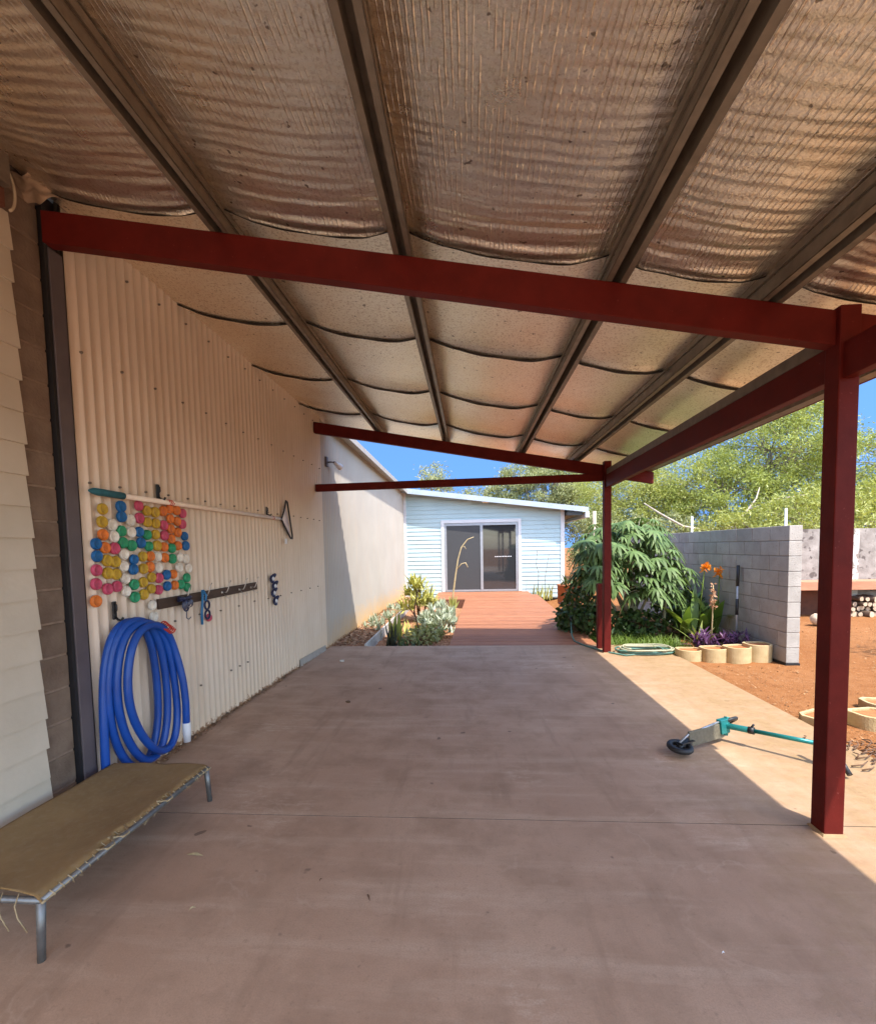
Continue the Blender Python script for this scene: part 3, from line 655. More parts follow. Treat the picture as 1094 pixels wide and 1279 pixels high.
# ------------------------------------------------------------------ plant tools
def blades(n, c, length, width, spread=(.2, 1.1), curve=.8, seg=5, jitter=.03, w0=.6, thick=False):
    """n tapered arching blades from a centre; returns V, F (quads)"""
    V = []; F = []
    for i in range(n):
        az = rng.uniform(0, 2*math.pi); inc = rng.uniform(*spread); l = length*rng.uniform(.65, 1.1); w = width*rng.uniform(.8, 1.2)
        p = np.array(c, float) + np.array([rng.normal(0, jitter), rng.normal(0, jitter), 0])
        sd = np.array([-math.sin(az), math.cos(az), 0]); a = inc
        o = len(V)
        for k in range(seg+1):
            f = k/seg; ww = w*.5*(w0 + (1-w0)*min(1, f*3))*(1 - f**2.2) if k < seg else .001
            V += [p - sd*ww, p + sd*ww]
            d = np.array([math.sin(a)*math.cos(az), math.sin(a)*math.sin(az), math.cos(a)])
            p = p + d*l/seg; a += curve*rng.uniform(.7, 1.3)/seg
        for k in range(seg): F.append((o+2*k, o+2*k+1, o+2*k+3, o+2*k+2))
    return V, F
def clump(specs):
    V = []; F = []
    for s in specs:
        v, f = blades(*s[0], **s[1]); o = len(V); V += v; F += [tuple(i+o for i in q) for q in f]
    return np.array(V), np.array(F)
def leafcloud(P, D, Ln, Wd, droop=0.0):
    """diamond leaves, folded a little: P base points, D axes"""
    n = len(P); D = D/np.linalg.norm(D, axis=1, keepdims=True)
    r = rng.standard_normal((n, 3)); Sd = np.cross(D, r); Sd /= np.linalg.norm(Sd, axis=1, keepdims=True)
    Ln = np.broadcast_to(Ln, n)[:, None]; Wd = np.broadcast_to(Wd, n)[:, None]
    dn = np.array([0, 0, -1.0])*droop*Ln
    V = np.stack([P, P + D*Ln*.45 + Sd*Wd*.5 + dn*.3, P + D*Ln + dn, P + D*Ln*.45 - Sd*Wd*.5 + dn*.3], 1).reshape(-1, 3)
    return V, np.arange(4*n).reshape(n, 4)
def small_plant(name, loc, label, cat, specs, mat, group=None, stem=None):
    t = thing(name, loc, label, cat, group)
    V, F = clump([((s[0], loc) + tuple(s[1:3]), s[3]) for s in specs]); quads('leaves', V, F, mat, t)
    return t

# ------------------------------------------------------------------ trees
def tree(name, base, blobs, leaves, label, mat, limb=(.16, .03), lsz=(.15, .035), group='trees behind the yard', bark='bark', clumps=260, droop=.5):
    t = thing(name, base, label, 'tree', group)
    B = np.array(base, float)
    tr = MB(); bl = np.array(blobs, float)            # blobs: x y z rx ry rz in world
    hub = B + np.array([0, 0, .9 + .25*(bl[:, 2].mean()-B[2])])
    tr.tube([tuple(B - (0, 0, .3)), tuple(B + (0.05, .03, .45)), tuple(hub)], [limb[0]*1.2, limb[0]*.95, limb[0]*.75], 9)
    P = []; D = []
    tipn = 0
    vol = (bl[:, 3]*bl[:, 4]*bl[:, 5]); cn = np.maximum(6, (clumps*vol/vol.sum()).astype(int))
    centers = []
    for b_, c_ in zip(bl, cn):
        mid = hub*.35 + b_[:3]*.65 + rng.normal(0, .15, 3)
        tr.tube([tuple(hub), tuple(hub*.6+mid*.4+rng.normal(0, .12, 3)), tuple(mid), tuple(b_[:3])], [limb[0]*.55, limb[0]*.45, limb[0]*.33, limb[1]], 7)
        for i in range(c_):
            u = rng.standard_normal(3); u /= np.linalg.norm(u); rad = rng.uniform(.35, 1)**.55
            q = b_[:3] + u*rad*b_[3:]
            centers.append(q)
            if i % 3 == 0:
                s0 = b_[:3]*.5+mid*.5 if rng.random() < .5 else b_[:3]
                m_ = (s0+q)/2 + rng.normal(0, .12, 3)
                tr.tube([tuple(s0), tuple(m_), tuple(q)], [limb[1]*.8, limb[1]*.5, limb[1]*.2], 5, cap=False)
    tr.build('trunk', mt[bark], t)
    C = np.array(centers); per = max(8, leaves//len(C))
    cs = rng.uniform(.10, .27, len(C))*(.8 + .25*bl[:, 3].mean()/2)
    P = np.repeat(C, per, 0) + rng.standard_normal((len(C)*per, 3))*np.repeat(cs, per)[:, None]*np.array([1, 1, .8])
    D = rng.standard_normal(P.shape) + np.array([0, 0, -droop])
    V, F = leafcloud(P, D, rng.uniform(.6, 1.25, len(P))*lsz[0], rng.uniform(.7, 1.3, len(P))*lsz[1])
    quads('crown', V, F, mat, t)
    return t
LG = 'trees behind the yard'
tree('acacia_tree', (10.6, 18.5, 0), [(10.9, 17.8, 4.9, 2.6, 2.0, 1.8), (13.0, 18.5, 3.6, 1.9, 1.8, 1.7), (9.0, 17.5, 3.4, 2.0, 1.7, 1.5), (10.8, 16.8, 2.6, 2.6, 1.4, 1.2), (11.7, 17.5, 5.9, 1.3, 1.3, 1.0)], 62000,
     'tallest bright green tree rising behind the grey block wall', mt['leaf_gum'], (.2, .035), (.13, .034), clumps=520)
tree('acacia_tree', (6.9, 19.5, 0), [(6.8, 18.8, 3.1, 1.7, 1.6, 1.35), (8.2, 18.6, 3.9, 1.7, 1.5, 1.2), (5.6, 19.5, 3.4, 1.5, 1.4, 1.5), (6.6, 18, 1.9, 2.0, 1.3, .9)], 50000,
     'yellow green tree with a pale dead limb between the far post and the block wall', mt['leaf_gold'], (.17, .03), (.12, .03), clumps=430)
tree('acacia_tree', (16.5, 19.5, 0), [(16.2, 18.6, 4.3, 2.4, 2, 1.9), (17.8, 19, 3.2, 2, 2, 1.8), (15.0, 18, 2.8, 1.8, 1.6, 1.5)], 38000,
     'bright green tree at the right edge beyond the near red post', mt['leaf_gum'], (.19, .035), (.13, .036), clumps=330)
tree('gum_tree', (3.9, 23.5, 0), [(3.6, 23, 4.0, 1.7, 1.5, 1.7), (5.0, 23, 3.3, 1.6, 1.5, 1.4), (2.3, 23.5, 3.1, 1.3, 1.2, 1.2), (2.6, 23.2, 5.0, .9, .8, 1.2), (1.6, 23.5, 3.9, 1.0, 1.0, 1.0), (4.0, 22.5, 4.6, 1.4, 1.2, 1.1)], 36000,
     'grey green gum tree rising over the right half of the blue house roof', mt['leaf_gum_olive'], (.16, .03), (.17, .04), clumps=230)
tree('gum_tree', (.6, 24, 0), [(.8, 24, 3.6, 1.5, 1.1, 1.2), (1.9, 24.2, 4.2, .6, .6, 1.2)], 8000,
     'thin gum tree peeping over the middle of the blue house roof', mt['leaf_gum_olive'], (.12, .025), (.16, .04), clumps=80)
tree('gum_tree', (-1.9, 24, 0), [(-1.9, 24, 5.2, .75, .6, .8), (-1.2, 24, 4.4, .7, .6, .7)], 2600,
     'wispy treetop showing above the left end of the blue house roof', mt['leaf_gum_olive'], (.1, .02), (.18, .04), clumps=34)
tree('bushy_tree', (9.8, 14.0, 0), [(9.8, 14.2, 1.9, 1.9, 1.0, 1.2), (8.0, 14.5, 1.7, 1.4, .9, 1.0), (12.3, 14.5, 2.2, 1.6, 1.1, 1.3), (14.6, 14.6, 2.0, 1.6, 1.0, 1.2)], 22000,
     'low bushy tree just behind the weathered back fence', mt['leaf_gold'], (.12, .03), (.15, .04), clumps=220)
tree('bushy_tree', (4.6, 17.5, 0), [(4.7, 17.5, 1.6, 1.2, .8, 1.2), (5.9, 16.8, 1.5, 1.2, .8, 1.1), (7.2, 16.5, 1.6, 1.2, .8, 1.1)], 13000,
     'dark low bush filling the gap beside the right end of the blue house', mt['leaf_gum_olive'], (.1, .025), (.15, .04), clumps=130)
tree('gum_tree', (9.0, 3.9, 0), [(8.3, 4.4, 4.1, 1.3, 1.3, .7), (9.6, 3.7, 4.3, 1.2, 1.2, .7), (7.6, 5.2, 3.5, .9, .9, .5)], 9000,
     'yard tree to the right whose leaf shadow falls on the red sand', mt['leaf_gum'], (.13, .03), (.17, .045), clumps=90)

# pale dead limb lying across the top of the block wall region and thin white stakes
db = MB()
db.tube([(5.6, 15.5, 2.9), (6.1, 15.3, 2.5), (6.7, 15.2, 2.12), (7.3, 15.1, 1.98), (8.2, 15.2, 2.05), (8.7, 15.3, 2.6), (9.0, 15.4, 2.95), (9.15, 15.5, 3.3)], [.018, .028, .034, .038, .04, .034, .026, .012], 7)
db.tube([(8.7, 15.3, 2.6), (9.5, 15.2, 2.9), (10.3, 15.1, 3.0)], [.026, .02, .01], 6)
tag(db.build('dead_branch', mt['bark_pale']), 'bare pale dead branch arching above the top of the block wall', 'branch')
for k, (x, y, h) in enumerate(((5.08, 7.9, 2.12), (4.40, 9.6, 2.12))):
    b = MB(); b.cyl((x, y, -.1), (x, y, h), .018, 10)
    tag(b.build('garden_stake', mt['white_plastic'], org=(x, y, 0)), ('white stake standing behind the near end of the block wall' if k == 0 else 'white stake standing behind the far part of the block wall'), 'stake', 'white stakes behind the block wall')
b = MB(); b.cyl((4.28, 16.4, -.1), (4.28, 16.4, 2.75), .06, 10)
tag(b.build('timber_pole', M('weathered_pole', (.5, .42, .33), (.36, .29, .22), 8, .9, 0, .4, 40)), 'weathered timber pole beside the gutter end of the blue house', 'pole')

# ------------------------------------------------------------------ grey block wall
bw = thing('block_wall', (4.18, 9.2, 0), 'grey concrete block wall with a clean square near end in the yard', 'wall')
b = MB()
for c in range(9):
    z0 = c*.2; y = 6.30; first = True
    while y < 12.0:
        l = .39 if not (first and c % 2) else .19
        b.box((4.10, y, z0+.004), (4.262, y+l-.002, z0+.196)); y += l+.008; first = False
b.build('blocks', mt['block_grey'], bw, .005)
b = MB(); b.box((4.107, 6.306, -.1), (4.255, 11.98, 1.797)); b.build('mortar', mt['mortar_grey'], bw)
b = MB(); b.box((4.092, 6.292, -.12), (4.27, 12, -.002)); tag(b.build('footing', mt['black_plastic'], bw), 'black painted base at the foot of the wall')

# scalloped planter edging blocks
def edging(loc, label, group, rz=0, src=[]):
    if src: return copy_tree(src[0], loc, label, rz)
    t = thing('edging_block', loc, label, 'garden block', group)
    n = 18; R0 = .165; out = []; inn = []
    for i in range(n+1):                       # scalloped front, square back
        a = math.pi + math.pi*i/n; out.append((R0*math.cos(a), R0*math.sin(a)*.85))
    out += [(R0, .10), (.11, .15), (-.11, .15), (-R0, .10)]
    inn = [(x*.84, y*.84) for x, y in out]
    b = MB(); k = len(out); h = .2
    vs = [(loc[0]+x, loc[1]+y, loc[2]+z) for z in (-.08, h) for x, y in out] + [(loc[0]+x, loc[1]+y, loc[2]+z) for z in (h, -.08) for x, y in inn]
    fs = []
    for i in range(k):
        j = (i+1) % k
        fs += [(i, j, k+j, k+i), (k+i, k+j, 2*k+j, 2*k+i), (2*k+i, 2*k+j, 3*k+j, 3*k+i)]
    b.add(vs, fs); b.build('shell', mt['edging'], t, .006)
    b = MB(); vs = [(loc[0]+x, loc[1]+y, loc[2]+h-.022) for x, y in inn]; c0 = (loc[0], loc[1]+.02, loc[2]+h-.015)
    b.add([c0]+vs, [(0, i+1, (i+1) % k + 1) for i in range(k)], 0, True); b.build('soil_fill', mt['red_soil'], t)
    src.append(t); t.rotation_euler.z = rz; return t
G1 = 'scalloped edging blocks along the garden beds'
edging((3.93, 6.60, .0), 'cream edging block next to the foot of the grey block wall', G1, .1)
edging((3.64, 6.56, -.03), 'second cream edging block out from the grey block wall', G1, .15)
edging((3.36, 6.63, -.06), 'third cream edging block out from the grey block wall', G1, .1)
edging((3.07, 6.72, -.10), 'cream edging block sunk lowest, beside the coiled hose', G1, -.1)
edging((3.14, 4.30, -.165), 'sunken cream edging block at the slab edge left of the near post', G1, .5)
edging((3.50, 4.22, -.115), 'cream edging block in the yard just right of the near post', G1, .2)
edging((3.86, 4.55, -.13), 'cream edging block farthest right in the yard', G1, -.2)

# ------------------------------------------------------------------ back fence, platform, firewood
fe = thing('back_fence', (9, 10.75, 0), 'weathered grey sheet fence behind the timber platform at the back of the yard', 'fence')
b = MB(); x = 5.2
while x < 8.05: b.box((x, 10.72, .1), (x+.93, 10.745, 1.84+rng.uniform(-.01, .01))); x += .935
b.build('panel', mt['fence'], fe)
b = MB(); b.box((8.145, 10.71, .1), (8.42, 10.735, 1.83)); tag(b.build('panel', mt['fence_white'], fe), 'flaking whitewashed panel of the fence')
b = MB(); b.box((8.8, 10.73, .1), (13, 10.75, 1.7)); b.build('panel', mt['fence'], fe)
b = MB()
for x in (5.3, 7.05, 8.47, 10.5, 12.5):
    b = MB(); b.box((x, 10.76, -.1), (x+.07, 10.83, 1.8)); b.build('fence_post', mt['galv_dark'], fe)
pass
pf = thing('timber_platform', (8.5, 10.4, 0), 'low red timber platform on legs in front of the back fence', 'platform')
b = MB()
for i in range(5): b.box((5.6, 10.22+i*.096, .70), (11, 10.31+i*.096, .735))
b.box((5.6, 10.19, .555), (11, 10.215, .73)); b.build('boards', mt['pallet'], pf, .004)
for x in (5.8, 7.5, 9.3, 10.8):
    b = MB(); b.box((x, 10.25, -.1), (x+.09, 10.34, .70)); b.build('leg', mt['dark_timber'], pf)
b = MB(); b.box((5.5, 10.69, -.1), (7.9, 10.71, .70)); b.build('back_board', mt['dark_timber'], pf)
lg = 'firewood logs stacked under the timber platform'; protos = []
for kind in range(3):
    t = thing('firewood_log', (0, 0, 0), 'split firewood log in the stack under the timber platform', 'log', lg)
    r = (.055, .07, .045)[kind]; b = MB(); n = 9
    ring = [(r*(1+.15*math.sin(3*a+kind))*math.cos(a), r*(1+.12*math.cos(2*a+kind))*math.sin(a)) for a in np.linspace(0, 2*math.pi, n, endpoint=False)]
    vs = [(x, -.17, z) for x, z in ring] + [(x*.95, .17, z*.95) for x, z in ring]
    b.add(vs, [(i, (i+1) % n, n+(i+1) % n, n+i) for i in range(n)], 0, True); b.build('bark', mt['log'], t)
    b = MB(); b.add([(0, -.172, 0)] + [(x*.97, -.171, z*.97) for x, z in ring], [(0, i+1, (i+1) % n+1) for i in range(n)]); b.build('cut_end', mt['log_end'], t)
    protos.append(t)
kk = 0
for row in range(4):
    for c in range(11 - row):
        loc = (7.93+c*.125+row*.06+rng.normal(0, .012), 10.42+rng.normal(0, .05), .03+row*.105+rng.normal(0, .008)); rz = rng.normal(0, .25)
        if kk < 3: o = protos[kk]; o.location = loc; ORG[o.name] = Vector(loc); o.rotation_euler = (0, rng.uniform(0, 3), rz)
        else:
            o = copy_tree(protos[int(rng.integers(0, 3))], loc, None); o.rotation_euler = (0, rng.uniform(0, 6), rz)
        kk += 1
b = MB(); b.lathe([(.0, -.16), (.10, -.15), (.115, 0), (.10, .15), (0, .16)], (0, 0, 0), 10, 0, 'x')
b.v = [tuple(Matrix.Rotation(.7, 3, 'Z') @ Matrix.Rotation(.35, 3, 'Y') @ Vector(p) + Vector((6.62, 9.3, .07))) for p in b.v]
tag(b.build('stump', mt['log_end']), 'pale cut stump lying beside the near end of the block wall', 'stump')

# ------------------------------------------------------------------ leaf shapes for the big leaved shrub
def palmate(c, axis_, nrm, r, lobes=9, droop=.35):
    V = []; F = []
    a = Vector(axis_).normalized(); n_ = Vector(nrm); n_ = (n_ - a*n_.dot(a)).normalized(); s_ = n_.cross(a)
    for i in range(lobes):
        th = R(-125 + 250*i/(lobes-1)); d = a*math.cos(th) + s_*math.sin(th)
        l = r*(1 - .38*abs(th)/R(125))*rng.uniform(.9, 1.08); sd = n_.cross(d)
        o = len(V)
        for f, w in ((0, .018), (.3, .05), (.55, .06), (.8, .04), (1.0, .002)):
            p = Vector(c) + d*l*f + n_*(.06*l*math.sin(math.pi*f)) - Vector((0, 0, 1))*droop*l*f*f
            w *= r/.32
            V += [p - sd*w*.5 , p + sd*w*.5]
        for k in range(4): F.append((o+2*k, o+2*k+1, o+2*k+3, o+2*k+2))
    return V, F
pb = thing('palmate_shrub', (2.85, 8.6, -.1), 'large shrub with drooping deeply lobed green leaves behind the far post', 'shrub')
st = MB(); V = []; F = []
crowns = [(2.15, 8.5, 1.45), (2.5, 8.9, 1.75), (2.95, 8.5, 1.78), (3.32, 8.7, 1.62), (3.15, 8.2, 1.20), (2.75, 8.15, 1.28), (3.38, 8.15, 1.0), (2.1, 8.1, 1.05), (2.45, 8.3, 1.5), (3.05, 8.1, .8), (2.55, 8.0, .85), (2.3, 8.3, 1.15)]
for ci, c in enumerate(crowns):
    root = (2.95 + rng.normal(0, .15), 8.65+rng.normal(0, .1), -.15) if ci != 6 else (3.32, 8.3, -.15)
    c = Vector(c); st.tube([root, (root[0]*.6+c.x*.4, root[1]*.6+c.y*.4, c.z*.45), tuple(c)], [.034, .026, .016], 7)
    for j in range(27):
        az = rng.uniform(0, 2*math.pi); el = rng.uniform(-.25, .85); l = rng.uniform(.12, .40)
        d = Vector((math.cos(az)*math.cos(el), math.sin(az)*math.cos(el), math.sin(el)))
        e = c + d*l; st.tube([tuple(c - Vector((0, 0, rng.uniform(0, .15)))), tuple(c + d*l*.6 + Vector((0, 0, .03))), tuple(e)], .005, 5, cap=False)
        ax = Vector((d.x, d.y, -.55 + .5*d.z)); v, f = palmate(e, ax, Vector((d.x*.5, d.y*.5, 1)), rng.uniform(.20, .31), int(rng.integers(8, 11)), rng.uniform(.35, .75))
        o = len(V); V += [tuple(p) for p in v]; F += [tuple(i+o for i in q) for q in f]
st.build('stem', M('pale_green_stem', (.36, .35, .25), (.26, .24, .15), 14, .7), pb); quads('leaves', V, F, mt['leaf_palm'], pb, True)

def roundshrub(name, base, blobs, n, label, mat, lsz, cat='shrub', stems=7):
    t = thing(name, base, label, cat); st = MB(); Ps = []
    for (x, y, z, rx, ry, rz) in blobs:
        k = int(n/len(blobs)); u = rng.standard_normal((k, 3)); u /= np.linalg.norm(u, axis=1, keepdims=True)
        Ps.append(np.array([x, y, z]) + u*(rng.uniform(.25, 1, (k, 1))**.5)*np.array([rx, ry, rz]))
        for i in range(stems):
            e = np.array([x, y, z]) + rng.normal(0, .5, 3)*np.array([rx, ry, rz]); st.tube([tuple(np.array(base)+rng.normal(0, .04, 3)*(1, 1, 0)), tuple((np.array(base)+e)/2+rng.normal(0, .05, 3)), tuple(e)], [.014, .01, .004], 5)
    P = np.concatenate(Ps); D = rng.standard_normal(P.shape) + np.array([0, -.3, -.1])
    V, F = leafcloud(P, D, rng.uniform(.7, 1.2, len(P))*lsz[0], rng.uniform(.8, 1.2, len(P))*lsz[1], .15)
    st.build('stem', mt['twig'], t); quads('leaves', V, F, mat, t); return t
roundshrub('round_leaf_shrub', (1.98, 8.6, -.2), [(1.95, 8.5, .55, .34, .35, .45), (1.85, 8.7, .25, .3, .3, .3), (2.2, 8.4, .3, .3, .3, .3)], 1500, 'dark round leaved shrub at the deck edge left of the far post', mt['leaf_dark'], (.11, .075))
roundshrub('glossy_shrub', (3.95, 8.6, -.1), [(3.85, 8.5, .35, .4, .4, .4), (3.7, 8.9, .6, .35, .4, .5), (2.9, 8.3, .2, .5, .3, .28)], 1500, 'dark leafy undergrowth below the lobed leaves near the block wall', mt['leaf_dark'], (.12, .07))
gb = rng.uniform(size=(520, 2)); spec = []
for u, v in gb:
    spec.append(((7, (2.12 + 1.25*u, 7.15 + 1.05*v + .2*(u < .5), -.1), rng.uniform(.13, .30), .014), dict(spread=(.1, 1.0), curve=1.0, seg=3, jitter=.05)))
V, F = clump(spec); tag(quads('ground_cover', V, F, mt['leaf_grass']), 'bright green leafy ground cover behind the coiled hose', 'ground cover', kind='stuff')

# canna lily with broad leaves
cn = thing('canna_lily', (3.85, 7.95, -.1), 'canna lily with broad green leaves and two orange flower heads by the block wall', 'plant')
V, F = clump([((6, (3.7+dx, 7.9+dy, .1), .95, .17), dict(spread=(.15, .75), curve=.9, seg=7, jitter=.05, w0=.25)) for dx, dy in ((-.05, 0), (.15, .1), (-.15, .15), (.3, .05))])
quads('leaves', V, F, mt['leaf_canna'], cn, True)
b = MB(); b.tube([(3.75, 7.9, 0), (3.76, 7.85, .7), (3.78, 7.8, 1.14)], .010, 6); b.tube([(3.98, 7.85, 0), (4.0, 7.8, .6), (3.99, 7.75, 1.05)], .010, 6); b.build('stem', mt['leaf_canna'], cn)
for fx, fy, fz in ((3.79, 7.78, 1.2), (3.97, 7.72, 1.12)):
    P = np.array([fx, fy, fz]) + rng.normal(0, .024, (46, 3)); D = rng.standard_normal((46, 3)) + np.array([0, -.2, .3])
    V, F = leafcloud(P, D, rng.uniform(.05, .095, 46), rng.uniform(.025, .045, 46), .2); quads('flower', V, F, mt['petal'], cn)
small_plant('striped_leaf_plant', (3.45, 7.15, -.08), 'yellow striped strap leaf plant between the hose and the purple plant', 'plant', [(16, .55, .07, dict(spread=(.15, .9), curve=.8, seg=6, jitter=.03))], mt['leaf_lime'])
pp = thing('purple_heart_plant', (3.6, 7.0, -.05), 'low plant with narrow purple leaves in front of the block wall', 'plant')
V, F = clump([((9, (rng.uniform(3.25, 3.98), rng.uniform(6.85, 7.2), rng.uniform(-.05, .22)), .17, .035), dict(spread=(.2, 1.5), curve=.9, seg=4, jitter=.03)) for i in range(58)])
quads('leaves', V, F, mt['leaf_purple'], pp)
ds = thing('flower_spike', (3.52, 7.05, -.05), 'dried brown flower spike on a thin stalk above the purple plant', 'plant')
b = MB(); b.tube([(3.52, 7.05, -.05), (3.53, 7.03, .5), (3.52, 7.0, .98)], [.012, .010, .006], 6); b.build('stalk', mt['dry'], ds)
P = np.array([3.525, 7.01, .62]) + np.stack([rng.normal(0, .012, 90), rng.normal(0, .012, 90), rng.uniform(0, .38, 90)], 1)
V, F = leafcloud(P, rng.standard_normal((90, 3)) + (0, 0, -.3), .05, .025); quads('dry_flowers', V, F, leafmat('dry_flower', (.55, .33, .2), (.4, .2, .12), .2), ds)

# digging bar leaning on the wall
sp = thing('spade', (3.99, 7.2, 0), 'long spade handle with black grips leaning on the block wall', 'spade')
p0, p1 = Vector((3.93, 7.15, .05)), Vector((4.055, 7.35, 1.24)); 
def along(f): return tuple(p0 + (p1-p0)*f)
b = MB(); b.tube([along(0), along(1)], .017, 10); b.build('shaft', mt['alu'], sp)
b = MB(); b.tube([along(.74), along(1.0)], .022, 10); b.build('grip', mt['black_plastic'], sp)
b = MB(); b.tube([along(.38), along(.58)], .022, 10); b.build('grip', mt['black_plastic'], sp)
b = MB(); b.obox(along(-.02), (1, .5, 0), (0, 0, 1), (.5, -1, 0), .07, .13, .006); b.build('blade', mt['steel_tube'], sp)

# pots near the house
pt = thing('terracotta_pot', (2.62, 12.6, .08), 'large straight terracotta planter at the right edge of the deck', 'pot')
b = MB(); b.lathe([(.0, 0), (.27, 0), (.29, .02), (.30, .5), (.31, .5), (.31, .54), (.27, .54), (.26, .46), (0, .46)], (2.62, 12.6, .02), 28); b.build('pot', mt['terracotta'], pt)
V, F = clump([((20, (2.62, 12.6, .5), .5, .05), dict(spread=(.1, 1.1), curve=.8, seg=4, jitter=.1))]); quads('leaves', V, F, mt['leaf_dark'], pt)
ft = small_plant('strap_leaf_plant', (2.25, 14.85, -.1), 'upright pale strap leaf plant in front of the right house wall', 'plant', [(30, .55, .05, dict(spread=(0, .35), curve=.3, seg=4, jitter=.16))], mt['leaf_yellow'])
b = MB(); b.tube([(2.12, 14.8, 0), (2.14, 14.8, .75), (2.07, 14.8, 1.0), (2.1, 14.8, 1.45)], .008, 5); b.tube([(2.35, 14.8, 0), (2.34, 14.8, .6), (2.46, 14.8, 1.3)], .007, 5); b.build('stalk', mt['twig'], ft)

# garden bed plants on the left of the deck
yp = thing('yellow_succulent', (-1.25, 11.2, -.15), 'tall yellow green bushy succulent in the bed beside the edging strip', 'plant')
V, F = clump([((44, (-1.25+dx, 11.2+dy, z), .40, .06), dict(spread=(.1, 1.6), curve=.6, seg=4, jitter=.09)) for dx, dy, z in ((0, 0, .62), (-.22, .1, .45), (.2, -.1, .4), (.05, -.25, .25), (-.1, .2, .7), (.3, .15, .15), (-.25, -.3, .15))]); quads('leaves', V, F, mt['leaf_yellow'], yp)
b = MB()
for dx, dy, z in ((0, 0, .62), (-.22, .1, .45), (.2, -.1, .4), (-.1, .2, .7)): b.tube([(-1.25+dx*.4, 11.2+dy*.4, -.18), (-1.25+dx, 11.2+dy, z)], .022, 6)
b.build('stem', mt['twig'], yp)
sv = thing('silver_succulent', (-.72, 10.2, -.15), 'spreading silver blue succulent clump against the deck edge', 'plant')
V, F = clump([((15, (rng.uniform(-1.0, -.38), rng.uniform(9.0, 11.3), rng.uniform(-.1, .22)), .2, .05), dict(spread=(.1, 1.5), curve=-.3, seg=3, jitter=.03)) for i in range(60)]); quads('leaves', V, F, mt['leaf_silver'], sv)
sv2 = thing('silver_succulent', (-2.05, 10.3, 0), 'row of small silver succulents growing in the mulch by the cream wall', 'plant')
V, F = clump([((13, (rng.uniform(-2.2, -1.85), rng.uniform(8.9, 13.2), .0), .17, .04), dict(spread=(.1, 1.4), curve=-.2, seg=3, jitter=.03)) for i in range(30)]); quads('leaves', V, F, mt['leaf_silver'], sv2)
small_plant('dark_aloe', (-1.42, 8.05, -.16), 'dark spiky aloe nearest the slab in the succulent bed', 'plant', [(22, .5, .06, dict(spread=(.1, 1.1), curve=-.4, seg=5, jitter=.05))], mt['leaf_aloe'])
small_plant('dark_aloe', (-1.12, 8.0, -.16), 'low dark green grassy plant beside the spiky aloe', 'plant', [(40, .32, .03, dict(spread=(.2, 1.3), curve=.5, seg=4, jitter=.13))], mt['leaf_dark'])
small_plant('pale_agave', (-1.45, 8.75, -.16), 'pale green upright agave leaves behind the spiky aloe', 'plant', [(14, .55, .10, dict(spread=(.05, .6), curve=-.1, seg=5, jitter=.04))], mt['leaf_lime'])
small_plant('lime_succulent', (-1.15, 9.4, -.16), 'mounded lime green succulents in the middle of the bed', 'plant', [(90, .28, .05, dict(spread=(.1, 1.4), curve=.2, seg=3, jitter=.22))], mt['leaf_yellow'])
roundshrub('low_grey_shrub', (-.95, 8.35, -.2), [(-.9, 8.5, -.02, .35, .4, .16), (-.75, 8.9, .0, .25, .4, .14)], 700, 'low grey green shrub at the deck corner by the slab', mt['leaf_gum_olive'], (.09, .05))
bs = MB(); bs.tube([(-1.0, 8.5, -.2), (-.98, 8.5, .15), (-1.05, 8.5, .42), (-1.0, 8.5, .72), (-.96, 8.5, .86)], [.018, .017, .014, .011, .005], 7); bs.tube([(-1.0, 8.5, .3), (-1.14, 8.5, .5), (-1.12, 8.5, .66)], [.011, .009, .004], 6)
tag(bs.build('bare_stick_plant', mt['twig'], org=(-1, 8.5, -.15)), 'bare dark leafless forked stem standing in the succulent bed', 'plant')
ag = thing('agave', (-.5, 12.0, -.1), 'agave at the deck edge with a tall bent pale flower stalk', 'plant')
b = MB(); b.tube([(-.50, 12, -.1), (-.46, 12, .35), (-.38, 12, .9), (-.31, 12, 1.3), (-.22, 12, 1.6), (-.06, 12, 1.80), (.10, 12, 1.86)], [.026, .024, .02, .018, .016, .013, .008], 8)
b.tube([(-.36, 12, 1.02), (-.22, 12, 1.18), (-.12, 12, 1.2), (-.06, 12, 1.08)], [.012, .011, .014, .012], 6); b.tube([(-.22, 12, 1.6), (-.14, 12, 1.62), (-.1, 12, 1.55)], .008, 5)
b.build('flower_stalk', mt['dry'], ag)
V, F = clump([((16, (-.48, 12, -.1), .45, .08), dict(spread=(.05, .9), curve=-.1, seg=5, jitter=.03))]); quads('leaves', V, F, mt['leaf_lime'], ag)

# ------------------------------------------------------------------ things hanging on the cream wall
def wp(y, z, o): return (xw(y)+o, y, z)
rk = thing('pool_net', wp(4.3, 2.0, .05), 'pale pool scoop pole with teal grip and white net hung level on the cream wall', 'pool net')
b = MB(); b.tube([wp(3.05, 2.0, .05), wp(5.58, 1.995, .05)], .0185, 12); b.build('pole', mt['pole_white'], rk)
b = MB(); b.tube([wp(2.80, 2.005, .05), wp(2.83, 2.005, .05), wp(2.86, 2.004, .05), wp(3.08, 2.0, .05)], [.008, .020, .024, .024], 12); b.build('grip', mt['teal_grip'], rk)
A_, B_, C_ = wp(5.64, 1.99, .05), wp(5.80, 2.235, .05), wp(5.95, 1.755, .05)
b = MB(); b.tube([A_, (A_[0], 5.73, 2.1), B_, (B_[0], 5.84, 2.22), (C_[0], 5.955, 1.80), C_, (C_[0], 5.90, 1.76), (A_[0], 5.72, 1.92)], .011, 8, closed=True); b.build('frame', mt['black_plastic'], rk)
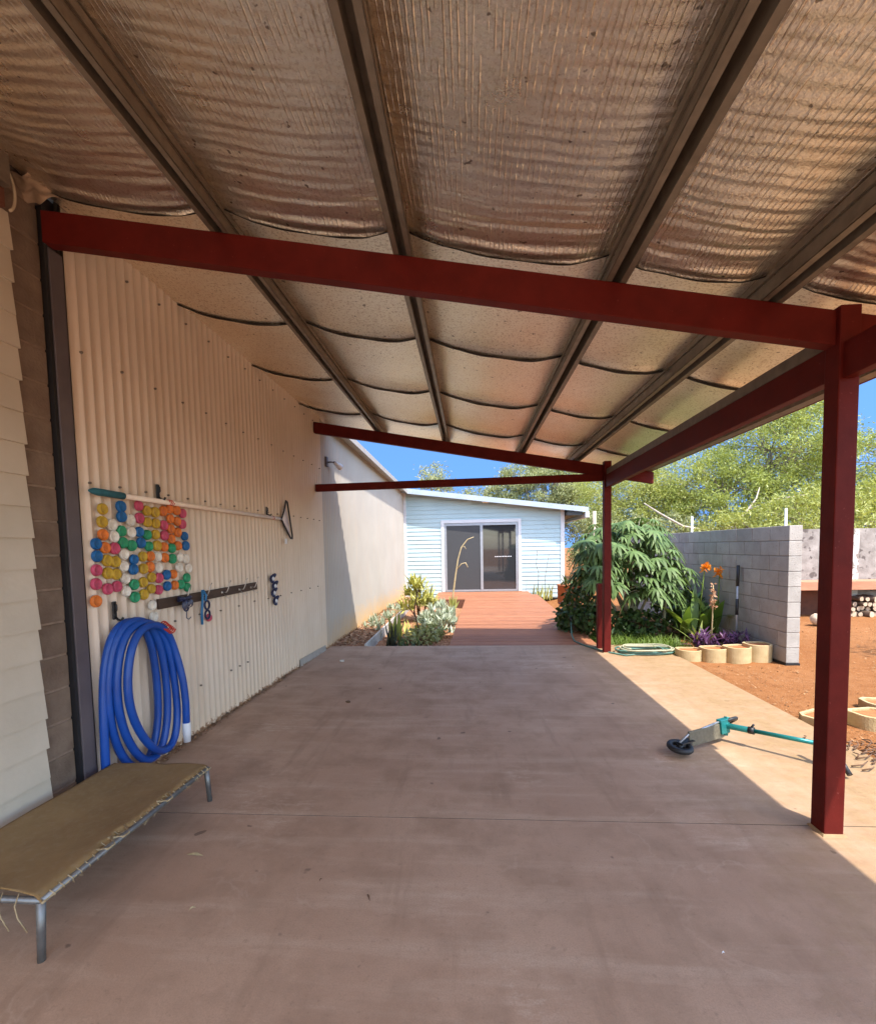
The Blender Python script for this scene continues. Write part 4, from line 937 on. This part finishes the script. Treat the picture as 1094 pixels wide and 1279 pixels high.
b = MB(); b.add([A_, (B_[0]-.012, 5.79, 2.2), (C_[0]-.02, 5.90, 1.98), (C_[0]-.015, 5.93, 1.78)], [(0, 1, 2), (0, 2, 3)], 0, True); nn = b.build('net', mt['net'], rk)
md = nn.modifiers.new('thick', 'SOLIDIFY'); md.thickness = .008
b = MB(); b.tube([wp(5.57, 1.995, .05), wp(5.65, 1.99, .05)], [.018, .012], 10); b.build('socket', mt['steel_tube'], rk)
b = MB(); b.box(wp(5.73, 1.69, .045), wp(5.79, 1.755, .05)); b.build('tag', mt['white_plastic'], rk)
b = MB()
for k in range(3): b.tube([(xw(3.56)+.05+.019*math.cos(a), 3.54+.02*k+.008*a/3, 2.0+.019*math.sin(a)) for a in np.linspace(0, 6.28, 12)], .004, 6)
b.build('cord_tie', mt['rope_red'], rk); b = MB(); b.tube([(xw(5.42)+.05+.019*math.cos(a), 5.40+.008*a/3, 1.996+.019*math.sin(a)) for a in np.linspace(0, 6.28, 12)], .004, 6)
b.build('cord_tie', mt['rope_red'], rk)
def hook(name, y, z, h, label, w=.035):
    t = thing(name, wp(y, z, 0), label, 'hook', 'black wall hooks')
    b = MB(); b.box(wp(y-w/2, z-h*.45, .008), wp(y+w/2, z+h*.5, .018)); b.build('plate', mt['black_plastic'], t, .004)
    b = MB(); b.tube([wp(y, z-h*.30, .016), wp(y, z-h*.46, .035), wp(y, z-h*.5, .06), wp(y, z-h*.36, .072)], .008, 8); b.tube([wp(y, z+h*.42, .014), wp(y, z+h*.3, .03), wp(y, z+h*.05, .03), wp(y, z-h*.1, .016)], .006, 8); b.build('prong', mt['black_plastic'], t)
hook('wall_hook', 3.485, 2.075, .12, 'black hook holding up the pool net pole beside the coloured cups')
hook('wall_hook', 5.325, 2.07, .10, 'black hook near the net end of the pole', .02)
hook('wall_hook', 2.985, 1.215, .13, 'black hook carrying the coiled blue hose')

# wall hanging of coloured cups
cups = {
 'blue': [(2.86, 1.67), (2.86, 1.59), (3.25, 1.76), (3.26, 1.68), (3.09, 1.93), (3.09, 1.86), (3.18, 1.56), (3.17, 1.49), (3.52, 1.43), (3.52, 1.34), (3.77, 1.74), (3.78, 1.66)],
 'pink': [(2.85, 1.5), (2.84, 1.41), (2.93, 1.37), (3.01, 1.38), (3.01, 1.64), (3.26, 1.95), (3.26, 1.86), (3.43, 1.41), (3.42, 1.32), (3.52, 1.82), (3.52, 1.74), (3.76, 1.93), (3.75, 1.84)],
 'orange': [(2.83, 1.3), (2.92, 1.73), (2.93, 1.645), (3.35, 1.58), (3.34, 1.5), (3.52, 1.93), (3.51, 1.65), (3.51, 1.565), (3.6, 1.955), (3.6, 1.875), (3.6, 1.795), (3.6, 1.715), (3.6, 1.43), (3.61, 1.34), (3.685, 1.95), (3.685, 1.86), (3.685, 1.77), (3.68, 1.66)],
 'yellow': [(2.93, 1.9), (2.92, 1.815), (2.94, 1.56), (2.94, 1.475), (3.01, 1.55), (3.01, 1.465), (3.27, 1.58), (3.27, 1.49), (3.26, 1.39), (3.26, 1.3), (3.34, 1.92), (3.34, 1.835), (3.35, 1.42), (3.34, 1.335), (3.43, 1.915), (3.43, 1.83), (3.42, 1.745), (3.43, 1.66)],
 'white': [(3.0, 1.8), (3.01, 1.72), (3.09, 1.6), (3.08, 1.515), (3.09, 1.43), (3.09, 1.34), (3.17, 1.84), (3.17, 1.755), (3.43, 1.575), (3.43, 1.49), (3.34, 1.21), (3.35, 1.12), (3.69, 1.565), (3.68, 1.48), (3.77, 1.55), (3.80, 1.47)],
 'green': [(3.08, 1.76), (3.09, 1.68), (3.17, 1.66), (3.17, 1.38), (3.17, 1.29), (3.33, 1.74), (3.34, 1.655), (3.6, 1.64), (3.6, 1.555), (3.69, 1.34), (3.77, 1.39), (3.77, 1.31)]}
cc = {'blue': (.012, .14, .40), 'pink': (.60, .085, .17), 'orange': (.78, .21, .035), 'yellow': (.58, .38, .035), 'white': (.85, .82, .74), 'green': (.03, .34, .16)}
wh = thing('wall_hanging', wp(3.3, 1.6, 0), 'patchwork hanging of small coloured plastic cups on the cream wall', 'wall decoration')
for cname, lst in cups.items():
    cm = M('cup_' + cname, cc[cname], tuple(v*.66 for v in cc[cname]), 22, .5, 0, .3, 60)
    for (y, z) in lst:
        r = .0395*rng.uniform(.95, 1.05); b = MB(); x0 = xw(y)+.012
        if cname == 'white': pr = [(r*.95, 0), (r, .012), (r*.97, .020), (r*.88, .020), (r*.84, .004), (r*.5, .003), (0, .003)]
        else: pr = [(r*.97, 0), (r, .007), (r*.97, .017), (r*.88, .023), (r*.80, .024), (r*.74, .020), (r*.3, .0185), (0, .019)]
        b.lathe(pr, (x0, y, z), 18, 0, 'x'); b.build('cup', cm, wh)

# blue vacuum hose
hz = thing('pool_hose', wp(3.1, .6, .1), 'thick blue pool vacuum hose coiled in tall loops on the cream wall', 'hose')
pts = []
yc = [3.03, 3.05, 3.085, 3.12]; hw = [.225, .235, .25, .262]; zt = [1.14, 1.15, 1.13, 1.10]; zb_ = [.13, .07, .13, .15]; bsh = [.10, .02, .05, .11]
for a in np.linspace(0, .75, 8): pts.append((xw(2.8)+.055, 2.775+.02*a, -.0+.02+ .75*a))
nl = 4; NS = 40
for i in range(nl):
    for k in range(NS):
        f = k/NS; g = i+f; th = math.pi - 2*math.pi*f         # start at the left side, over the top, down the right
        def lerp(arr): 
            q = min(g, nl-1); j = int(q); r_ = q-j; return arr[j]*(1-r_) + arr[min(j+1, nl-1)]*r_
        zm = (lerp(zt)+lerp(zb_))/2; hh = (lerp(zt)-lerp(zb_))/2
        sy = math.cos(th); sz = math.sin(th)
        y = lerp(yc) + lerp(hw)*math.copysign(abs(sy)**.8, sy); z = zm + hh*math.copysign(abs(sz)**.92, sz)
        if sz < 0: y += lerp(bsh)*(-sz)
        if sz < 0: y = lerp(yc) + lerp(bsh)*(-sz) + (y - lerp(yc) - lerp(bsh)*(-sz))*(1 - .22*sz*sz)
        ox = .045 + .040*g + .015*math.sin(g*5.1)
        if i == nl-1 and f > .55: break
        pts.append((xw(y)+ox, y, z))
pts = [p for p in pts]
ox = .235
tail = [(xw(3.36)+ox, 3.375, .62), (xw(3.37)+ox, 3.385, .45), (xw(3.37)+ox-.02, 3.375, .27)]
while pts[-1][2] < .75: pts.pop()
pts += tail
# smooth
Pn = np.array(pts)
for _ in range(3): Pn[1:-1] = .25*Pn[:-2] + .5*Pn[1:-1] + .25*Pn[2:]
# resample finely with corrugation ribs
seg = np.linalg.norm(np.diff(Pn, axis=0), axis=1); s = np.concatenate([[0], np.cumsum(seg)]); ns = int(s[-1]/.006)
ss = np.linspace(0, s[-1], ns); Q = np.stack([np.interp(ss, s, Pn[:, k]) for k in range(3)], 1)
for _ in range(12): Q[1:-1] = .25*Q[:-2] + .5*Q[1:-1] + .25*Q[2:]
b = MB(); b.tube([tuple(p) for p in Q], [.0255 + .0012*(i % 2) for i in range(ns)], 14); b.build('coil', mt['blue_hose'], hz)
e = Q[-1]; b = MB(); b.lathe([(.0, .02), (.029, .02), (.030, 0), (.029, -.04), (.026, -.13), (.022, -.13), (.022, -.1), (0, -.1)], (e[0], e[1], e[2]), 18); b.build('cuff', mt['white_plastic'], hz)
b = MB()
for k in range(4): b.tube([(xw(3.27)+.20+.032*math.cos(a), 3.20+.016*k+.006*a, 1.075-.012*k+.032*math.sin(a)) for a in np.linspace(0, 6.28, 12)], .005, 6)
b.build('cord_tie', mt['rope_red'], hz)

# rack of hooks
kr = thing('hook_rack', wp(4.2, 1.21, .02), 'dark timber board with wire hooks screwed to the cream wall', 'hook rack')
ya, yb = 3.40, 4.98
b = MB(); b.hexa([wp(ya, 1.168, .012), wp(ya, 1.168, .032), wp(yb, 1.182, .032), wp(yb, 1.182, .012), wp(ya, 1.248, .012), wp(ya, 1.248, .032), wp(yb, 1.262, .032), wp(yb, 1.262, .012)]); b.build('board', mt['board'], kr, .003)
for i, y in enumerate((3.68, 3.98, 4.30, 4.62, 4.86)):
    b = MB(); b.tube([wp(y, 1.215, .03), wp(y+.01, 1.215, .06), wp(y+.015, 1.25, .075), wp(y+.02, 1.30, .085), wp(y+.04, 1.325, .09)], .0045, 7)
    b.tube([wp(y, 1.205, .03), wp(y, 1.17, .06), wp(y+.005, 1.15, .085), wp(y+.01, 1.17, .10)], .0045, 7)
    b.lathe([(0, .012), (.009, .010), (.012, .002), (.012, 0)], wp(y-.03, 1.215, .032), 10, 0, 'x'); b.build('hook', mt['wire'], kr)
g1 = thing('swim_goggles', wp(3.68, 1.2, .06), 'dark navy swim goggles on the first hook of the rack', 'goggles', 'swim goggles on the wall')
b = MB(); b.tube([wp(3.58+.10*k/8+.06*math.sin(k), 1.225+.012*math.cos(k*1.7), .07+.01*math.sin(k*2)) for k in range(10)], .014, 8)
b.tube([wp(3.66+.035*math.cos(a), 1.165+.045*math.sin(a), .075) for a in np.linspace(0, 6.28, 14)], .007, 7); b.build('strap', mt['navy'], g1)
b = MB(); b.lathe([(0, .02), (.03, .018), (.038, .004), (.03, 0), (0, 0)], wp(3.645, 1.17, .07), 14, 0, 'x'); b.lathe([(0, .02), (.03, .018), (.038, .004), (.03, 0), (0, 0)], wp(3.71, 1.18, .07), 14, 0, 'x'); b.build('lens', M('smoky_lens', (.08, .09, .14), None, 8, .15), g1)
b = MB(); b.tube([wp(3.67, 1.13, .07), wp(3.68, 1.06, .06), wp(3.71, 1.045, .06), wp(3.74, 1.06, .06)], .004, 6); b.build('loose_strap_end', mt['navy'], g1)
g2 = thing('swim_goggles', wp(3.93, 1.1, .06), 'bright blue swim goggles with a hanging strap on the second hook', 'goggles', 'swim goggles on the wall')
b = MB(); b.tube([wp(3.92, 1.27, .06), wp(3.90, 1.2, .07), wp(3.885, 1.08, .065), wp(3.89, .97, .06)], .011, 8); b.tube([wp(3.93, 1.27, .06), wp(3.955, 1.22, .07), wp(3.93, 1.17, .075)], .010, 8)
b.build('strap', mt['sky_rubber'], g2)
for zz in (1.135, 1.05):
    b = MB(); b.tube([wp(3.945+.035*math.cos(a), zz+.038*math.sin(a), .08) for a in np.linspace(0, 6.28, 16)], .009, 7, closed=False); b.build('eye_cup', mt['navy'], g2)
b = MB(); b.lathe([(0, .03), (.025, .028), (.036, .012), (.036, 0), (0, 0)], wp(4.03, 1.01, .03), 14, 0, 'x'); tag(b.build('pink_toy_cup', mt['pink'], org=wp(4.03, 1.01, 0)), 'single pink plastic cup beside the blue goggles below the rack', 'cup')
g3 = thing('swim_goggles', wp(5.36, 1.12, .05), 'cluster of dark blue and white goggles hanging alone on the cream wall', 'goggles', 'swim goggles on the wall')
for i, (dy, dzz) in enumerate(((-.02, .15), (.03, .06), (.0, -.02), (.04, -.12))):
    b = MB(); b.tube([wp(5.36+dy+.05*math.cos(a), 1.13+dzz+.035*math.sin(a)+.03*math.cos(a), .05+.012*math.sin(a*2)) for a in np.linspace(0, 6.28, 14)], .014, 7); b.build('eye_cup', mt['navy'], g3)
    b = MB(); b.lathe([(0, .012), (.02, .01), (.026, 0), (0, 0)], wp(5.35+dy, 1.125+dzz, .055), 12, 0, 'x'); b.build('lens', mt['white_plastic'], g3)

# ------------------------------------------------------------------ dog cot
ct = thing('camp_cot', (-2.0, 2.2, 0), 'low camp cot with sagging brown hessian on a grey tube frame', 'cot')
x0, x1, y0, y1 = -2.335, -1.70, 1.62, 2.80
def zc(y): return .258 - .028*(y-y0)/(y1-y0)               # the cot stands a little lower at the far end
def notch(v): return sum(d*math.exp(-((v-c)/w)**2) for c, w, d in ((.30, .03, .030), (.38, .035, .034), (.66, .03, .022), (.83, .02, .014)))
nx, ny = 40, 90; vs = []
for i in range(nx+1):
    for j in range(ny+1):
        u, v = i/nx, j/ny
        fall = max(0, (u-.93)/.07)                           # free edge wraps over the tube
        xe = x0 + (x1+.018-x0)*u - (.010*math.sin(math.pi*v) + notch(v))*(u**6) - .012*fall**2
        ye = y0 + (y1-y0)*v + .05*math.sin(math.pi*u)*((1-v)**4)
        z = zc(ye) + .010 - .030*math.sin(math.pi*min(u/.95, 1))*math.sin(math.pi*v)**.6 + .0035*math.sin(u*14+v*7)*math.sin(v*11) - .030*fall**1.5 + .003*math.sin(v*130)*fall
        vs.append((xe, ye, z))
b = MB(); b.add(vs, [(i*(ny+1)+j, (i+1)*(ny+1)+j, (i+1)*(ny+1)+j+1, i*(ny+1)+j+1) for i in range(nx) for j in range(ny)], 0, True)
sh = b.build('hessian_bed', mt['hessian'], ct); md = sh.modifiers.new('thick', 'SOLIDIFY'); md.thickness = .007; md.offset = 0
b = MB(); r = .0135; e = .013
for xx in (x1, x0): b.tube([(xx, y0+.01, zc(y0)-e), (xx, y1-.01, zc(y1)-e)], r, 12)
for yy in (y0+.015, y1-.015): b.tube([(x0, yy, zc(yy)-e), (x1, yy, zc(yy)-e)], r, 12)
b.build('frame', mt['steel_tube'], ct)
for (x, y, dx, dy) in ((x1-.003, y0+.012, -.012, -.004), (x1-.003, y1-.02, .006, .014), (x0, y0+.02, 0, 0), (x0, y1-.02, 0, .01)):
    b = MB(); b.tube([(x, y, zc(y)-.012), (x+dx, y+dy, 0.0)], [.0165, .0145], 12); b.build('leg', mt['steel_tube'], ct)
b = MB()
def edge(v): return (x1 + .013 - .010*math.sin(math.pi*v) - notch(v), y0+(y1-y0)*v, zc(y0+(y1-y0)*v) - .012)
b.tube([edge(v) for v in np.linspace(0, 1, 120)], [.0045 + .0015*math.sin(k*1.7) for k in range(120)], 6)
for v in np.linspace(.04, .97, 26):
    p = edge(v); b.tube([(p[0]-.012, p[1], p[2]+.020), (p[0]+.006, p[1]+.006, p[2]), (x1+.008, p[1]+.014, p[2]-.014), (x1-.012, p[1]+.02, p[2]-.012)], .0028, 5)
for v in (.29, .37, .65):
    p = edge(v); b.tube([(p[0]-.01, p[1]-.045, p[2]+.02), (x1+.014, p[1]-.01, p[2]+.006), (x1+.012, p[1]+.03, p[2]+.002), (p[0]-.008, p[1]+.06, p[2]+.02)], .0055, 6)
for x in (-1.80, -1.87, -2.0):
    b.tube([(x, y0+.02, zc(y0)+.01), (x+.01, y0-.012, zc(y0)-.02), (x+.02, y0-.012, zc(y0)-.07), (x+.03+rng.uniform(0, .02), y0-.005, zc(y0)-.13)], .0025, 5)
for k in range(22):
    p = edge(rng.uniform(0, 1)); b.tube([p, (p[0]+.008, p[1]+rng.normal(0, .01), p[2]-.008), (p[0]+.010, p[1]+rng.normal(0, .015), p[2]-.012-rng.uniform(0, .014))], .0012, 4)
b.build('frayed_lacing', mt['twine'], ct)

# ------------------------------------------------------------------ scooter on its side
sc = thing('kick_scooter', (1.85, 3.65, 0), 'teal kick scooter lying on its side across the shadow line', 'scooter')
rear = Vector((1.56, 3.545, .06)); head = Vector((2.02, 3.80, .10)); dd = (head-rear); dd.z = 0; dd.normalize()
def wheel(c, ax, r=.1, w=.024):
    ax = Vector(ax).normalized(); q = ax.to_track_quat('X', 'Z').to_matrix()
    def put(mb): mb.v = [tuple(q @ Vector(p) + Vector(c)) for p in mb.v]; return mb
    wb = MB(); wb.lathe([(r*.60, -w/2), (r*.92, -w/2), (r, -w*.2), (r, w*.2), (r*.92, w/2), (r*.60, w/2), (r*.58, 0), (r*.60, -w/2)], (0, 0, 0), 28, 0, 'x'); o = put(wb).build('wheel', mt['rubber'], sc)
    wb = MB(); wb.lathe([(.0, -w*.6), (.022, -w*.6), (.022, w*.6), (0, w*.6)], (0, 0, 0), 14, 0, 'x')
    for k in range(5):
        a = k*2*math.pi/5; wb.tube([(0, .018*math.cos(a), .018*math.sin(a)), (0, r*.74*math.cos(a), r*.74*math.sin(a))], .008, 6)
    put(wb).build('rim', mt['black_plastic'], o)
side = dd.cross(Vector((0, 0, 1)))
wheel(rear, Vector((0, 0, 1)) + side*.12, .093, .034)
wheel(head + Vector((.045, .07, .025)), Vector((0, 0, 1))*.75 - side*.7, .098)
b = MB(); c0 = rear + dd*.10 + Vector((0, 0, .012)); c1 = head - dd*.03
upv = (Vector((0, 0, 1)) - side*.12).normalized()
b.obox((c0+c1)/2 + Vector((0, 0, .012)), dd, side, upv, (c1-c0).length/2, .008, .058); b.build('deck', mt['grip_tape'], sc, .006)
b = MB(); b.tube([rear + upv*.03, c0 + upv*.062, (c0+c1)/2 + upv*.068, c1 + upv*.072], .008, 8); b.build('deck_rail', mt['alu'], sc)
b = MB(); b.tube([rear + side*.0, rear + dd*.12], .016, 8); b.obox(rear+dd*.06+Vector((0,0,.03)), dd, side, upv, .07, .03, .004); b.build('rear_fork', mt['black_plastic'], sc)
T_ = Vector((2.50, 3.35, .16)); low_ = Vector((2.505, 3.195, .03))
hd = head + Vector((0, 0, .03))
ax = (T_-hd).normalized()
b = MB(); b.obox(hd + Vector((-.02, -.01, -.0)), dd, side, upv, .05, .022, .055); b.tube([hd - ax*.03, hd + ax*.17], .024, 12); b.tube([hd + Vector((0, 0, -.08)), hd + Vector((.03, .03, .06))], .022, 10); b.build('folding_head', mt['teal'], sc, .004)
b = MB(); b.tube([hd + ax*.16, hd + ax*.20], .028, 12); b.tube([hd+ax*.18 + upv*.02, hd+ax*.20+upv*.05], .008, 8); b.build('clamp', mt['black_plastic'], sc)
b = MB(); b.tube([hd + ax*.19, T_ - ax*.02], .0165, 12); st_ = b.build('stem', mt['teal'], sc)
b = MB(); b.tube([T_ - ax*.06, T_ - ax*.02], .023, 12); b.tube([T_ - ax*.04, T_ - ax*.04 + Vector((0, -.02, -.04))], .007, 8); b.build('bar_clamp', mt['alu'], sc)
b = MB(); sv_ = ax.cross(Vector((0, -.6, .8))).normalized()
for k in range(16):
    if k in (6, 12): continue
    c = hd + ax*(.31 + k*.0115) + Vector((0, -.0125, .0095)); b.obox(c, ax, Vector((0, .6, .8)), Vector((0, -.8, .6)), .0040, .0055, .0012)
b.build('lettering', mt['white_plastic'], st_)
hb = T_*2 - low_; hb = Vector((T_.x - .0, T_.y + .10, T_.z+.09))
b = MB(); b.tube([low_, T_, hb], .0125, 10); b.build('handlebar', mt['alu'], sc)
gd = (low_-T_).normalized(); b = MB(); b.tube([low_ - gd*.12, low_], .017, 10); b.build('grip', mt['rubber'], sc)
gd = (hb-T_).normalized(); b = MB(); b.tube([hb - gd*.1, hb], .017, 10); b.build('grip', mt['rubber'], sc)

# ------------------------------------------------------------------ coiled garden hose
gh = thing('garden_hose', (2.55, 6.93, 0), 'green and faded yellow garden hose coiled loosely on the ground by the far post', 'hose')
P = [(1.76, 8.3, .25), (1.73, 8.1, .05), (1.70, 7.75, .013), (1.78, 7.42, .013), (1.98, 6.96, .013), (2.2, 6.72, .013)]
for k in range(5*26):
    a = -2.1 + 2*math.pi*k/26; i = k/26
    rx = .36 + .05*math.sin(i*2.3); ry = .20+.035*math.cos(i*3.1)
    P.append((2.53 + .05*math.sin(i*1.9) + rx*math.cos(a), 6.95 + .03*math.cos(i*2.7) + ry*math.sin(a), .015 + .014*i + .008*math.sin(a*3)))
b = MB(); cut = 90; b.tube(P[:cut], .0125, 8); b.build('coil', mt['hose_green'], gh)
b = MB(); b.tube(P[cut-1:], .0125, 8); tag(b.build('coil', mt['hose_pale'], gh), 'faded yellowish length of the hose')
b = MB(); b.cyl(P[0], (1.76, 8.34, .33), .02, 10); b.build('fitting', mt['black_plastic'], gh)

# ------------------------------------------------------------------ small litter on the slab
b = MB(); b.lathe([(0, .012), (.02, .011), (.028, .004), (.026, 0)], (-1.3, 4.72, 0), 9); b.v = [(x+.006*math.sin(y*90), y, z) for x, y, z in b.v]
tag(b.build('pebble', mt['twig'], org=(-1.3, 4.72, 0)), 'small dark pebble on the slab in the middle distance', 'pebble')
b = MB(); b.obox((-1.85, 6.45, .015), (1, .3, 0), (-.3, 1, 0), (0, 0, 1), .03, .02, .012); tag(b.build('stone', mt['concrete_strip'], bevel=.006, org=(-1.85, 6.45, 0)), 'small pale stone on the slab near the cream wall', 'stone')
def litter(name, x, y, l, th, label, mat, cat='leaf'):
    d = Vector((math.cos(th), math.sin(th), 0)); s_ = Vector((-d.y, d.x, 0)); c = Vector((x, y, .004)); w = l*.09
    b = MB(); vs = []
    for f in (0, .3, .6, 1): 
        k = w*math.sin(math.pi*min(max(f, .04), .96)); z = Vector((0, 0, .006*math.sin(math.pi*f)))
        vs += [c + d*l*f - s_*k + z, c + d*l*f + s_*k + z*1.6]
    b.add(vs, [(2*i, 2*i+1, 2*i+3, 2*i+2) for i in range(3)]); o = b.build(name, mat, org=(x, y, 0)); md = o.modifiers.new('thick', 'SOLIDIFY'); md.thickness = .002
    tag(o, label, cat)
litter('dry_leaf', -1.52, 2.27, .09, -.05, 'long pale dry leaf on the slab beside the cot', mt['dry'])
litter('dry_leaf', -.50, 2.03, .045, -1.1, 'short dark curled leaf in the middle of the slab', mt['twig'])
litter('dry_leaf', -1.28, 1.9, .03, .7, 'tiny tan leaf crumb near the cot leg', mt['dry'])
litter('dry_leaf', .95, 1.78, .014, .3, 'tiny white fleck on the slab at lower right', mt['white_plastic'])
litter('dry_leaf', -.75, 2.10, .022, 1.2, 'small dark speck of leaf left of the curled leaf', mt['twig'])
